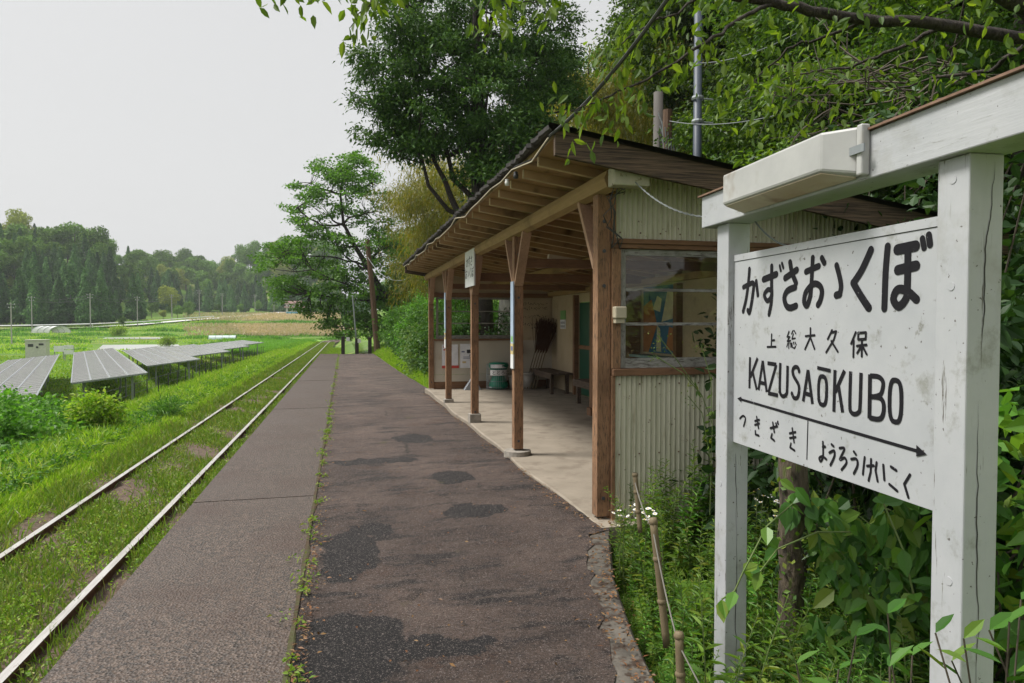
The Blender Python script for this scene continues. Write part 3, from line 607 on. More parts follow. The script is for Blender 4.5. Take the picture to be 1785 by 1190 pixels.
for pts in ([(95,395),(118,375),(138,395),(125,455)], [(212,415),(245,405)], [(212,445),(245,433)], [(225,382),(240,470)], [(216,492),(217,518),(243,528)], [(332,470),(385,455)], [(350,427),(362,500)], [(345,515),(337,545),(363,566)], [(375,432),(378,448)], [(387,420),(391,438)],
            [(480,511),(525,501)], [(482,547),(527,540)], [(500,472),(515,580)], [(491,590),(485,620),(520,644)], [(738,577),(740,690),(722,728),(712,702),(735,690),(766,710)], [(738,616),(756,613)], [(806,596),(821,609)], [(790,660),(825,645),(828,690),(798,758)],
            [(868,625),(905,630),(871,712),(908,700),(922,740),(886,792)], [(979,652),(995,674)], [(960,710),(1000,710),(1008,760),(980,823)], [(1062,697),(1050,828)], [(1082,764),(1132,761)], [(1112,712),(1110,810),(1095,876)], [(1155,737),(1148,800),(1165,882)], [(1207,756),(1217,872)],
            [(1267,770),(1308,798)], [(1257,906),(1318,958)], [(1415,832),(1372,905),(1405,1008)]):
    stroke(Z8, pts, .0098, smooth=len(pts) > 3)
LX.build('lettering', M['letter'], bd)

# ------------------------------------------------------------------ waiting shelter
XF, XK = 1.90, 4.70                 # front posts, back wall
PY = [4.85, 7.40, 9.97, 12.55, 15.10]
FZ = -.04
def zr(x): return 2.755 - .15 * (x - 1.38)       # top of the roof
sh = thing('waiting_shelter', 'open timber waiting shelter with brown posts and green corrugated end wall', 'shelter', (3.3, 10, FZ))
def pt(name, mb, mat, parent=None, bevel=0, smooth=False): return mb.build(name, M[mat] if isinstance(mat, str) else mat, parent or sh, smooth, bevel)
fl = MB(); yf = np.linspace(4.6, 15.3, 60); xf = 1.80 + .03 * np.sin(yf * 2.1) * np.sin(yf * .7)
fl.grid(np.stack([np.stack([xf, yf, 0 * yf + FZ - .25], -1), np.stack([xf, yf, 0 * yf + FZ - .012], -1), np.stack([xf + .015, yf, 0 * yf + FZ], -1), np.stack([0 * yf + 4.75, yf, 0 * yf + FZ], -1)], 1))
fl.add([(1.8, 4.6, FZ), (4.75, 4.6, FZ), (4.75, 4.6, -.5), (1.8, 4.6, -.5)], [np.array([0, 1, 2, 3])]); pt('floor_slab', fl, 'slab')
# posts with plinths, gusset braces
for i, y in enumerate(PY):
    po = pt('post', MB().box(XF - .05, XF + .055, y - .05, y + .055, FZ + (.02 if i in (0, 4) else .07), 2.40), 'postwood', bevel=.004)
    if i == 1: pt('plinth', MB().lathe((XF, y, FZ - .02), [(.0, 0), (.155, 0), (.15, .07), (0, .075)], 20), 'plinth', po)
    elif i in (2, 3): pt('plinth', MB().box(XF - .085, XF + .085, y - .085, y + .085, FZ - .02, FZ + (.13 if i == 2 else .065)), 'plinth', po, .008)
    for sgn in (1, -1):
        ye = y + sgn * .40
        if 4.6 < ye < 15.4 and not (i == 0 and sgn < 0):
            pt('brace', MB().bar((XF, y + sgn * .045, 1.86), (XF, ye, 2.41), .04, .10, (1, 0, 0)), 'braceedge', po, .003)
    for z in (1.72, 1.98, 2.2, .12): 
        pt('bolt', MB().tube([(XF, y - .058, z), (XF, y - .046, z)], .014, 8), 'darkgrey', po)
pt('purlin', MB().tube([(XF, 4.60, 2.475), (XF, 8, 2.47), (XF, 12, 2.475), (XF, 15.65, 2.47)], .082, 8), 'purlin')
pt('purlin_end', MB().box(XF - .07, XF + .2, 4.44, 4.56, 2.40, 2.53), 'greenend', None, .01)
pt('purlin', MB().bar((3.3, 4.86, 2.27), (3.3, 15.6, 2.27), .11, .11), 'purlin')
pt('purlin', MB().bar((4.64, 4.86, 2.08), (4.64, 15.6, 2.08), .11, .09), 'purlin')
# roof
Y0, Y1 = 4.36, 15.62
def roofslab(x0, x1, ya_, yb_, t0, t1):
    V = [(x, y, zr(x) - t) for t in (t1, t0) for x, y in ((x0, ya_), (x1, ya_), (x1, yb_), (x0, yb_))]
    return MB().add(V, [np.array([(0,3,2,1),(4,5,6,7),(0,1,5,4),(1,2,6,5),(2,3,7,6),(3,0,4,7)])])
mb = MB()
nb = 18
for i in range(nb):
    a = 1.40 + i * (5.15 - 1.40) / nb; b = 1.40 + (i + 1) * (5.15 - 1.40) / nb - .004
    V = [(x, y, zr(x) - t) for t in (.058, .028) for x, y in ((a, Y0 + .02), (b, Y0 + .02), (b, Y1 - .02), (a, Y1 - .02))]
    mb.add(V, [np.array([(0,3,2,1),(4,5,6,7),(0,1,5,4),(1,2,6,5),(2,3,7,6),(3,0,4,7)])])
pt('roof_boards', mb, 'soffit')
rt = MB(); yr = np.linspace(Y0 - .03, Y1 + .03, 260); xe = 1.335 + .012 * RNG.standard_normal(260)
rt.grid(np.stack([np.stack([xe + .02, yr, zr(xe) - .045], -1), np.stack([xe, yr, zr(xe) - .03], -1), np.stack([xe, yr, zr(xe) + .0], -1), np.stack([0 * yr + 5.22, yr, 0 * yr + zr(5.22)], -1), np.stack([0 * yr + 5.22, yr, 0 * yr + zr(5.22) - .026], -1), np.stack([0 * yr + 1.36, yr, 0 * yr + zr(1.36) - .026], -1)], 1))
pt('roofing', rt, 'roofing')
for y in (Y0, Y1 - .04):
    V = [(x, yy_, zr(x) - t) for t in (.20, .029) for x, yy_ in ((1.375, y - .005), (5.17, y - .005), (5.17, y + .03), (1.375, y + .03))]
    pt('bargeboard', MB().add(V, [np.array([(0,3,2,1),(4,5,6,7),(0,1,5,4),(1,2,6,5),(2,3,7,6),(3,0,4,7)])]), 'rakewood', None, .003)
nraft = 26
for i in range(nraft):
    y = Y0 + .16 + i * (Y1 - Y0 - .32) / (nraft - 1); x0 = 1.43 + random.uniform(-.01, .012)
    V = [(x, yy_, zr(x) - t) for t in (.125, .0595) for x, yy_ in ((x0, y - .014), (5.05, y - .014), (5.05, y + .014), (x0, y + .014))]
    rf_ = pt('rafter', MB().add(V, [np.array([(0,3,2,1),(4,5,6,7),(0,1,5,4),(1,2,6,5),(2,3,7,6),(3,0,4,7)])]), 'soffit')
    V = [(x, yy_, zr(x) - t) for t in (.131, .1255) for x, yy_ in ((x0 - .006, y - .015), (5.05, y - .015), (5.05, y + .015), (x0 - .006, y + .015))]
    e_ = MB().add(V, [np.array([(0,3,2,1),(4,5,6,7),(0,1,5,4),(1,2,6,5),(2,3,7,6),(3,0,4,7)])])
    V = [(x, yy_, zr(x) - t) for t in (.125, .062) for x, yy_ in ((x0 - .007, y - .015), (x0 - .001, y - .015), (x0 - .001, y + .015), (x0 - .007, y + .015))]
    e_.add(V, [np.array([(0,3,2,1),(4,5,6,7),(0,1,5,4),(1,2,6,5),(2,3,7,6),(3,0,4,7)])]); pt('edge_paint', e_, 'rafter', rf_)
# near end wall
def nails(z, x0=2.02, x1=4.6):
    for x in np.arange(x0, x1, .164): pt('nail', MB().lathe((x, YW - .02, z), [(0, .006), (.006, .004), (.007, -.004), (0, -.006)], 6), 'railside')
def corr(x0, x1, y, z0, z1, ztop=None):
    nn = int((x1 - x0) / .041 * 8); x = np.linspace(x0, x1, nn); o_ = .011 * np.cos(x / .041 * 2 * PI)
    zt = np.full(nn, z1) if ztop is None else ztop(x)
    return MB().grid(np.stack([np.stack([x, y + o_, np.full(nn, z0)], -1), np.stack([x, y + o_, zt], -1)], 1)[::-1])
YW = 4.80
WX0, WX1, WZ0, WZ1 = 2.03, 2.90, 1.10, 2.0
pt('corrugated_panel', corr(1.985, 4.70, YW - .005, -.2, 1.045), 'corr', None, 0, True)
pt('corrugated_panel', corr(1.985, 4.70, YW - .005, 2.075, 2.4, lambda x: zr(x) - .064), 'corr', None, 0, True)
pt('corrugated_panel', corr(2.98, 4.70, YW - .004, 1.10, 2.03), 'corr', None, 0, True)
nails(.98); nails(.45); nails(2.12)
pt('wall_lining', MB().box(1.96, 4.70, YW + .02, YW + .035, FZ, 1.04), 'plaster')
pt('wall_lining', MB().prism([(1.96, 2.03), (4.66, 2.03), (4.66, zr(4.66) - .061), (1.96, zr(1.96) - .061)], 1, YW + .02, YW + .035), 'plaster')
pt('wall_lining', MB().box(2.98, 4.70, YW + .02, YW + .035, 1.05, 2.02), 'plaster')
pt('sill_board', MB().box(1.96, 4.66, YW - .045, YW + .06, 1.045, 1.098), 'crossbeam', None, .004)
pt('head_board', MB().box(1.96, 4.66, YW - .035, YW + .06, 2.002, 2.035), 'crossbeam', None, .003)
pt('head_board', MB().box(1.96, 4.66, YW - .05, YW + .0, 2.036, 2.072), 'crossbeam', None, .003)
pt('corner_board', MB().box(1.957, 2.025, YW - .03, YW + .05, 1.099, 2.0), 'postwood', None, .003)
pt('corner_board', MB().box(1.957, 1.985, YW - .03, YW + .05, -.12, 1.044), 'postwood', None, .003)
pt('corner_board', MB().box(1.957, 1.985, YW - .03, YW + .05, 2.0725, 2.5), 'postwood', None, .003)
pt('mullion', MB().box(2.905, 2.978, YW - .02, YW + .05, 1.099, 2.0), 'postwood', None, .003)
def window(x0, x1, y, z0, z1, bars, split=None, deep=.03):
    wf = MB(); f = .045
    wf.box(x0, x0 + f, y - deep / 2, y + deep / 2, z0, z1); wf.box(x1 - f, x1, y - deep / 2, y + deep / 2, z0, z1)
    w_ = pt('window', wf, 'oldframe', None, .003)
    for za, zb_ in ((z0, z0 + .075), (z1 - f, z1)): pt('window_rail', MB().box(x0 + f, x1 - f, y - deep / 2 + .002, y + deep / 2 - .002, za, zb_), 'oldframex', w_)
    for k in range(bars):
        z = z0 + .075 + (z1 - z0 - .12) * (k + 1) / (bars + 1); pt('glazing_bar', MB().box(x0 + f, x1 - f, y - .011, y + .011, z - .011, z + .011), 'oldframex', w_)
    if split: pt('glazing_bar', MB().box(split - .03, split + .03, y - .014, y + .014, z0 + .075, z1 - f), 'oldframe', w_)
    pt('pane', MB().box(x0 + f - .002, x1 - f + .002, y - .002, y + .002, z0 + .07, z1 - f + .002), 'glass', w_)
    return w_
window(WX0, WX1, YW + .01, 1.101, 1.998, 2)
# far end wall
YB_ = 15.10
pt('wall_panel', MB().box(1.96, 4.70, YB_, YB_ + .04, .28, 1.03), 'whitewall')
pt('wall_panel', MB().box(1.96, 4.70, YB_ - .012, YB_ + .03, .12, .275), 'whitewall')
pt('base_board', MB().box(1.96, 4.70, YB_ - .02, YB_ + .03, FZ, .118), 'crossbeam')
pt('sill_board', MB().box(1.96, 3.80, YB_ - .06, YB_ + .05, 1.032, 1.075), 'crossbeam', None, .003)
window(2.02, 2.86, YB_ + .02, 1.077, 2.0, 2); window(2.87, 3.75, YB_ + .02, 1.077, 2.0, 2)
pt('wall_panel', MB().box(3.88, 4.70, YB_, YB_ + .04, 1.031, 2.0), 'plaster')
pt('wall_stud', MB().box(3.76, 3.878, YB_ - .05, YB_ + .05, .0, 2.0), 'crossbeam')
pt('head_board', MB().box(1.96, 4.70, YB_ - .05, YB_ + .05, 2.002, 2.10), 'crossbeam')
pt('wall_panel', MB().prism([(1.96, 2.101), (4.70, 2.101), (4.70, zr(4.70) - .061), (1.96, zr(1.96) - .061)], 1, YB_, YB_ + .04), 'plaster')
# back wall with a doorway
for a, b, z0, z1 in ((4.80, 8.9, FZ, 2.19), (8.9, 12.1, FZ, 2.19), (13.25, 15.14, FZ, 2.19), (12.1, 13.25, 1.85, 2.19)):
    pt('wall_panel', MB().box(4.70, 4.74, a, b, z0, z1), 'plaster')
for y in (8.9, 12.05, 13.3): pt('wall_stud', MB().box(4.60, 4.70, y - .05, y + .05, FZ, 2.0), 'crossbeam')
dr = pt('door', MB().box(4.715, 4.735, 12.1, 13.25, FZ + .02, 1.84), 'greendoor')
pt('door_rail', MB().box(4.70, 4.716, 12.1, 13.25, .9, .98), 'crossbeam', dr)
# inner post, tie beams, partition
pt('inner_post', MB().box(3.84, 3.96, 10.2, 10.32, FZ + .12, 2.28), 'crossbeam', None, .004)
pt('plinth', MB().box(3.81, 3.99, 10.17, 10.35, FZ - .02, FZ + .12), 'crossbeam')
pt('tie_beam', MB().box(1.96, 4.66, 10.0, 10.1, 2.06, 2.18), 'crossbeam', None, .004)
pt('tie_beam', MB().box(1.96, 4.66, 12.55, 12.63, 2.06, 2.16), 'crossbeam', None, .004)
pt('tie_beam', MB().box(1.96, 4.66, 7.36, 7.44, 2.06, 2.16), 'crossbeam', None, .004)
pt('partition', MB().box(3.97, 4.68, 10.22, 10.27, FZ, 1.95), 'crossbeam')
# plain painted panel on the back wall (abstract colours)
mp = thing('wall_mural', 'blue cream and orange abstract panel seen through the near window', 'mural', (4.69, 9.3, 1.5))
MB().box(4.672, 4.692, 8.98, 10.1, .98, 2.0).build('panel', M['muralblue'], mp)
def flat_yz(x, poly, mat, name, th=.002): MB().prism(poly, 0, x - th, x).build(name, M[mat], mp)
flat_yz(4.671, [(9.9,.98),(10.09,.98),(10.09,1.7),(9.8,1.8),(9.6,1.4)], 'muralorange', 'shape')
flat_yz(4.6705, [(9.1,1.5),(9.45,1.45),(9.25,1.95),(9.0,1.9)], 'muralcream', 'shape')
flat_yz(4.670, [(9.5,1.6),(9.75,1.65),(9.6,1.85),(9.45,1.8)], 'muralcream', 'shape')
flat_yz(4.6695, [(9.05,1.02),(9.3,1.05),(9.2,1.38),(9.02,1.35)], 'muralorange', 'shape')
flat_yz(4.669, [(9.45,1.0),(9.62,1.0),(9.6,1.4),(9.5,1.35)], 'muralcream', 'shape')
tag(MB().box(4.45, 4.69, 8.95, 10.15, .90, .94).build('wall_shelf', M['ledge']), 'narrow blue grey shelf under the abstract panel inside the shelter', 'shelf')

# things of the shelter
def font_mesh(txt, size, mat, name, parent, M4, ext=0.0006):
    c = bpy.data.curves.new(name, 'FONT'); c.body = txt; c.size = size; c.align_x = 'CENTER'; c.align_y = 'CENTER'; c.extrude = ext; c.resolution_u = 3
    o = bpy.data.objects.new(name, c); COL.objects.link(o); dg = bpy.context.evaluated_depsgraph_get()
    me = bpy.data.meshes.new_from_object(o.evaluated_get(dg)); bpy.data.objects.remove(o)
    me.transform(M4); me.materials.clear(); me.materials.append(M[mat]); return link(name, me, parent)
def basis(o, x, y, z): 
    m = Matrix.Identity(4)
    for i, v in enumerate((x, y, z, o)):
        for k in range(3): m[k][i] = v[k]
    return m
def facing_track(p): return basis(p, (0, -1, 0), (0, 0, 1), (-1, 0, 0))       # text read from the track
def facing_cam(p): return basis(p, (1, 0, 0), (0, 0, 1), (0, -1, 0))
yb_ = 9.92
ns = thing('name_plate', 'small white station name plate hung under the eaves at the middle post', 'sign', (XF - .09, yb_, 2.05))
MB().box(XF - .085, XF - .065, yb_ - .36, yb_ + .36, 1.97, 2.50).build('plate', M['white'], ns)
font_mesh('かずさ\nおゝくぼ', .17, 'ink', 'lettering', ns, facing_track((XF - .0865, yb_, 2.24)))
for i, (k, z0, z1) in enumerate(((1, .93, 1.90), (3, .97, 1.99))):
    y = PY[k]; st = thing('post_banner', ('pale blue and gold vertical strip sign on the nearer free standing post', 'pale blue vertical strip sign on the far post near the posters')[i], 'strip sign', (XF - .06, y, z0))
    MB().box(XF - .066, XF - .052, y - .062, y + .06, z0 + .28, z1).build('upper_panel', M['stripblue'], st)
    MB().box(XF - .066, XF - .052, y - .062, y + .06, z0, z0 + .16).build('lower_panel', M['white'], st)
    MB().box(XF - .067, XF - .053, y - .062, y + .06, z0 + .161, z0 + .279).build('band', M['stripgold'], st)
    MB().box(XF - .0675, XF - .066, y - .05, y + .04, z0 + .30, z0 + .36).build('emblem', M['stripgreen'], st)
    MB().box(XF - .0675, XF - .066, y - .05, y + .04, z0 + .20, z0 + .25).build('emblem', M['blueink'], st)
# meter box
bx = thing('meter_box', 'small beige electric box screwed to the brown corner post by the window', 'electric box', (1.99, YW - .06, 1.45))
MB().box(1.952, 2.045, YW - .10, YW - .032, 1.475, 1.565).build('cover', M['beige'], bx, bevel=.01)
MB().box(1.962, 2.035, YW - .08, YW - .031, 1.44, 1.474).build('base', M['beige'], bx, bevel=.004)
# fluorescent tube fitting
ft = thing('ceiling_lamp', 'narrow unlit fluorescent fitting under the shelter ceiling', 'lamp', (2.5, 7.0, 2.2))
MB().bar((2.35, 7.7, 2.22), (2.9, 7.7, 2.14), .07, .05).build('fitting', M['fluor'], ft); MB().tube([(2.37, 7.7, 2.185), (2.88, 7.7, 2.105)], .014, 8).build('tube', M['white'], ft)
# bench
def bench(y0, y1, label, x0=4.12):
    b = thing('bench', label, 'bench', ((x0 + 4.6) / 2, (y0 + y1) / 2, FZ), 'benches along the shelter back wall')
    for k in range(3): MB().box(x0 + k * .16, x0 + k * .16 + .15, y0, y1, .36, .40).build('seat', M['bench'], b, bevel=.004)
    MB().box(x0 - .004, x0 + .022, y0 + .02, y1 - .02, .28, .359).build('apron', M['bench'], b)
    for y in (y0 + .12, y1 - .18): MB().box(x0 + .03, x0 + .10, y, y + .07, FZ, .358).build('leg', M['bench'], b); MB().box(x0 + .36, x0 + .43, y, y + .07, FZ, .358).build('leg', M['bench'], b)
bench(13.3, 14.95, 'dark wooden bench in the far corner beside the leaning brooms'); bench(10.5, 11.95, 'dark wooden bench mostly hidden behind the inner shelter post')
# bin, buckets, brooms, dustpan
bn = thing('rubbish_bin', 'wire rubbish bin stuffed with a green plastic bag', 'bin', (3.32, 14.75, FZ))
mb = MB()
for k in range(28):
    a = k * 2 * PI / 28; mb.tube([(3.30 + .22 * math.cos(a), 14.72 + .2 * math.sin(a), z) for z in (FZ, .52)], .003, 4)
for z in (.02, .15, .28, .4, .52): mb.tube([(3.30 + .22 * math.cos(k * PI / 10), 14.72 + .2 * math.sin(k * PI / 10), z) for k in range(21)], .005, 4)
mb.build('cage', M['steelframe'], bn)
MB().lathe((3.35, 14.74, FZ), [(0, .02), (.2, .03), (.22, .1), (.17, .22), (.14, .3), (.15, .36), (.19, .45), (.23, .53), (.2, .59), (.1, .6), (0, .585)], 18).build('bag', M['greenbag'], bn, True)
a = np.linspace(-2.5, -.6, 14)
for nm, rr, z0, z1, mt in (('label_band', .235, .28, .40, 'white'), ('label_band', .222, .44, .52, 'paper')):
    MB().grid(np.stack([np.stack([3.32 + rr * np.cos(a), 14.73 + rr * np.sin(a), 0 * a + z], -1) for z in (z0, z1)], 1)).build(nm, M[mt], bn)
font_mesh('ととろこ', .10, 'ink', 'lettering', bn, facing_cam((3.34, 14.475, .34)))
for k, (x, y, r, h, lab, mt) in enumerate(((3.72, 14.72, .15, .32, 'grey plastic bucket standing next to the green rubbish bag', 'bucket'), (4.0, 14.62, .14, .37, 'taller grey bucket holding broom handles in the far corner', 'buckettop'))):
    b = thing('bucket', lab, 'bucket', (x, y, FZ), 'buckets by the far wall')
    MB().lathe((x, y, FZ), [(0, .01), (r * .8, 0), (r, h - .03), (r - .01, h - .03), (r * .78, .02), (0, .02)], 20).build('body', M[mt], b, True); MB().lathe((x, y, FZ), [(r, h - .05), (r + .02, h - .045), (r + .02, h), (r, h), (r - .012, h - .02)], 20).build('rim', M[mt], b, True)
for k in range(5):
    x, y = 4.2 + .05 * k, 14.8 - .04 * k; bm_ = thing('broom', 'dark twig broom leaning in the corner of the shelter among similar brooms', 'broom', (x, y, FZ), 'brooms leaning in the far corner')
    MB().tube([(x - .3, y - .25, FZ + .02), (x + .1, y + .1, 1.0)], .012, 6).build('handle', M['stake'], bm_)
    mb = MB()
    for q in range(45):
        dx, dy = random.gauss(0, .09), random.gauss(0, .06); mb.tube([(x + .02, y, .75), (x + .12 + dx * .6, y + .08 + dy * .5, 1.1), (x + .2 + dx, y + .12 + dy, 1.45 + random.uniform(-.12, .1))], .005, 3)
    mb.build('twigs', M['broom'], bm_)
dp = thing('dustpan', 'long handled grey dustpan standing below the far window', 'dustpan', (2.75, 14.75, FZ))
MB().prism([(2.58, FZ), (2.95, FZ), (2.84, FZ + .22), (2.74, FZ + .24)], 1, 14.7, 14.86).build('pan', M['dustpan'], dp)
MB().tube([(2.75, 14.8, FZ + .2), (2.74, 14.84, .62), (2.72, 14.86, .72), (2.9, 14.86, .72)], .013, 6).build('handle', M['darkgrey'], dp)
bg_ = thing('hanging_bag', 'black bag hanging on the stud beside the far window', 'bag', (3.82, 15.0, .9))
MB().lathe((3.82, 14.98, .72), [(0, 0), (.10, .02), (.11, .12), (.06, .26), (.015, .34)], 12).build('sack', M['darkgrey'], bg_, True)
# posters
po1 = thing('notice_poster', 'white poster with red heading and red foot below the far window', 'poster', (2.27, 15.07, .75))
MB().box(2.14, 2.50, 15.082, 15.086, .42, .95).build('sheet', M['paper'], po1)
MB().box(2.14, 2.52, 15.079, 15.0815, .42, .48).build('foot_band', M['red'], po1)
for z in (.90, .84): MB().box(2.17, 2.36, 15.079, 15.0815, z - .02, z + .005).build('heading_line', M['red'], po1)
po2 = thing('notice_poster', 'pale lilac poster with small dark pictures below the far window', 'poster', (2.7, 15.07, .75))
MB().box(2.55, 2.93, 15.082, 15.086, .42, .96).build('sheet', M['paper'], po2)
for x0, x1, z0, z1, mt in ((2.70, 2.80, .75, .83, 'ink'), (2.82, 2.90, .74, .80, 'blueink'), (2.58, 2.65, .77, .80, 'blueink'), (2.60, 2.68, .53, .57, 'stripgold'), (2.62, 2.88, .66, .672, 'blueink'), (2.62, 2.8, .63, .64, 'blueink')):
    MB().box(x0, x1, 15.079, 15.0815, z0, z1).build('picture', M[mt], po2)
nb_ = thing('notice_board', 'cream board with dark rows of illegible writing in the far corner', 'notice board', (4.2, 15.07, 1.6))
MB().box(3.90, 4.64, 15.07, 15.09, 1.12, 1.96).build('board', M['plaster'], nb_)
r_ = random.Random(2)
mb = MB()
for z, h in ((1.86, .055), (1.76, .05), (1.58, .05), (1.40, .055), (1.32, .04)):
    x = 3.95 + (.25 if z == 1.32 else 0)
    while x < 4.56:
        w_ = r_.uniform(.02, .04)
        for q in range(3):
            xa, za = x + r_.uniform(0, w_), z + r_.uniform(-h / 2, h / 2); mb.bar((xa, 15.068 - q * .0006, za), (xa + r_.uniform(-.02, .025), 15.068 - q * .0006, za + r_.uniform(-.03, .03)), .001, .011, (1, 0, .1))
        x += w_ + .018
mb.build('writing', M['ink'], nb_)
cl = thing('wall_calendar', 'small framed dark and white calendar on the back wall above the bench', 'calendar', (4.69, 14.3, 1.6))
MB().box(4.68, 4.698, 14.08, 14.42, 1.30, 1.50).build('page', M['paper'], cl); MB().box(4.68, 4.698, 14.08, 14.42, 1.505, 1.70).build('picture', M['stripgreen'], cl)
for k in range(2): 
    for q in range(4): MB().box(4.677, 4.6795, 14.12 + q * .075, 14.15 + q * .075, 1.33 + k * .08, 1.38 + k * .08).build('numeral', M['ink'], cl)
# ------------------------------------------------------------------ cables
def sag(a, b, s, n=16):
    a, b = np.array(a), np.array(b); t_ = np.linspace(0, 1, n)[:, None]; P = a + (b - a) * t_; P[:, 2] -= s * 4 * (t_ * (1 - t_))[:, 0]; return P
c0 = (1.36, 4.42, 2.70); c1 = tuple(PW(1178, -20, 3.2))
tag(MB().tube(sag(c0, c1, .06, 20), .011, 6).build('overhead_cable', M['wire']), 'thick black cable rising from the near roof corner into the branches', 'cable')
pts = []
for k in range(24):
    y = Y0 + .05 + k * .47; pts.append((1.345 + .02 * math.sin(k * 2.1), y, zr(1.37) - .075 - .03 * (k % 2) - .02 * math.sin(k * 1.3)))
ec = thing('eaves_cable', 'pale cable looped along the rafter ends of the shelter eaves', 'cable', (1.35, 5, 2.6))
MB().tube(pts, .006, 5).build('cable', M['beige'], ec); MB().tube([(p[0] + .03, p[1], p[2] + .03) for p in pts], .005, 5).build('cable', M['wire'], ec)
for y in (5.45, 5.75): MB().lathe((1.385, y, 2.655), [(0, -.035), (.02, -.03), (.022, 0), (.014, .01), (.02, .02), (0, .028)], 12).build('insulator', M['porcelain' if y > 5.6 else 'darkgrey'], ec, True)
pa = Vector((1.98, 4.42, 2.42)); pb = Vector(SW(A0 + .02, -.12, zb1 + .05)); P = sag(pa, pb, .10, 60)
tw = thing('twisted_wire', 'pale twisted wire running from the shelter beam end to the sign', 'wire', tuple(pa))
for ph in (0, PI):
    Q = P + np.stack([.0025 * np.cos(np.arange(60) * 1.1 + ph), 0 * P[:, 0], .004 * np.sin(np.arange(60) * 1.1 + ph)], -1); MB().tube(Q, .0024, 5).build('strand', M['whitewire'], tw)
mb = MB()
for s_ in range(4):
    r_ = random.Random(s_); q = [(1.93, 4.5, 2.5 - .04 * s_)]
    for k in range(6): q.append((1.93 - .05 * math.sin(k) + r_.uniform(-.05, .05), 4.55 + .04 * k + r_.uniform(-.04, .04), 2.42 - k * .09 + r_.uniform(-.04, .04)))
    mb.tube(q, .0045, 4)
tag(mb.build('loose_wires', M['wire']), 'tangle of thin dark wires at the near corner post under the eaves', 'wires')
mb = MB().tube(sag(SW(A0 + .1, -.1, zb1 - .0), SW(A0 + .42, -.1, zb2 + .0), .03), .004, 5)
tag(mb.build('sign_wire', M['whitewire']), 'short pale wire dangling from the sign beam behind the board', 'wire')

# ------------------------------------------------------------------ foliage builders
def clump(mb, rng, C, m, rad, L, W, up=.5, flat=.5, droop=0.1, out=None, outw=.6, fold=.1, fine=False):
    C = np.asarray(C, float); k = len(C); n = k * m
    off = rng.standard_normal((n, 3)) * .55; off[:, 2] *= flat
    R_ = np.repeat(np.broadcast_to(rad, k), m)[:, None]
    P = np.repeat(C, m, 0) + off * R_
    N = unit(rng.standard_normal((n, 3)) * (1 - up) + np.array([0, 0, 1.0]) * up)
    Dv = rng.standard_normal((n, 3)); Dv += off * 1.2
    if out is not None: Dv += outw * np.repeat(out, m, 0)
    Dv = unit(Dv - N * (Dv * N).sum(1)[:, None]); s_ = rng.uniform(.65, 1.25, n)
    mb.leaves(P, Dv, N, L * s_, W * s_, fold, fine, droop)
def lobepts(rng, lobes):
    Cs = []; O = []
    for (x, y, z, rx, ry, rz, n) in lobes:
        d = unit(rng.standard_normal((n, 3))); r = rng.uniform(.25, 1, n) ** .5
        p = d * r[:, None]; Cs.append(np.array([x, y, z]) + p * np.array([rx, ry, rz])); O.append(d)
    return np.concatenate(Cs), np.concatenate(O)
def limb(mb, rng, a, b, r0, r1, n=6, bow=.12, seg=5):
    a, b = np.array(a, float), np.array(b, float); t_ = np.linspace(0, 1, n)[:, None]; L = np.linalg.norm(b - a)
    o_ = rng.standard_normal(3) * L * bow; P = a + (b - a) * t_ + o_ * (np.sin(t_ * PI)) + np.array([0, 0, -L * .10]) * np.sin(t_ * PI)
    P[1:-1] += rng.standard_normal((n - 2, 3)) * L * .02
    mb.tube(P, np.linspace(r0, r1, n), seg, False); return P
def broadtree(name, seed, trunk, tr_rad, lobes, leafm, barkm, m, rad, L, W, up=.45, flat=.6, cat='tree', label=None, group=None, loc=None, limbr=.05, fine=False, twigs=True, limbfrac=.55, droop=.15, extra=None):
    rng = np.random.default_rng(seed); root = thing(name, label, cat, loc or tuple(trunk[0]), group)
    tb = MB(); T = np.array(trunk, float); tb.tube(T, tr_rad, 10, False)
    C, O = lobepts(rng, lobes)
    if extra is not None: C = np.concatenate([C, extra]); O = unit(C - C.mean(0))
    # main limbs to lobe centres
    anchors = [T]
    for (x, y, z, rx, ry, rz, n) in lobes:
        d = np.linalg.norm(T - np.array([x, y, z]), axis=1) + np.where(T[:, 2] > z - .2, 3, 0); a = T[d.argmin()]
        anchors.append(limb(tb, rng, a, (x, y, z), limbr, limbr * .4, 8, .10, 6))
    A = np.concatenate(anchors)
    for i in range(len(C)):
        if rng.random() < limbfrac:
            d = np.linalg.norm(A - C[i], axis=1) + np.where(A[:, 2] > C[i][2] + .1, .6, 0); limb(tb, rng, A[d.argmin()], C[i], limbr * .35, limbr * .10, 5, .12, 4)
    tb.build('trunk', M[barkm], root, True)
    lb_ = MB(); clump(lb_, rng, C, m, rad, L, W, up, flat, droop, O, .7, .12, fine); lb_.build('crown', M[leafm], root)
    return root

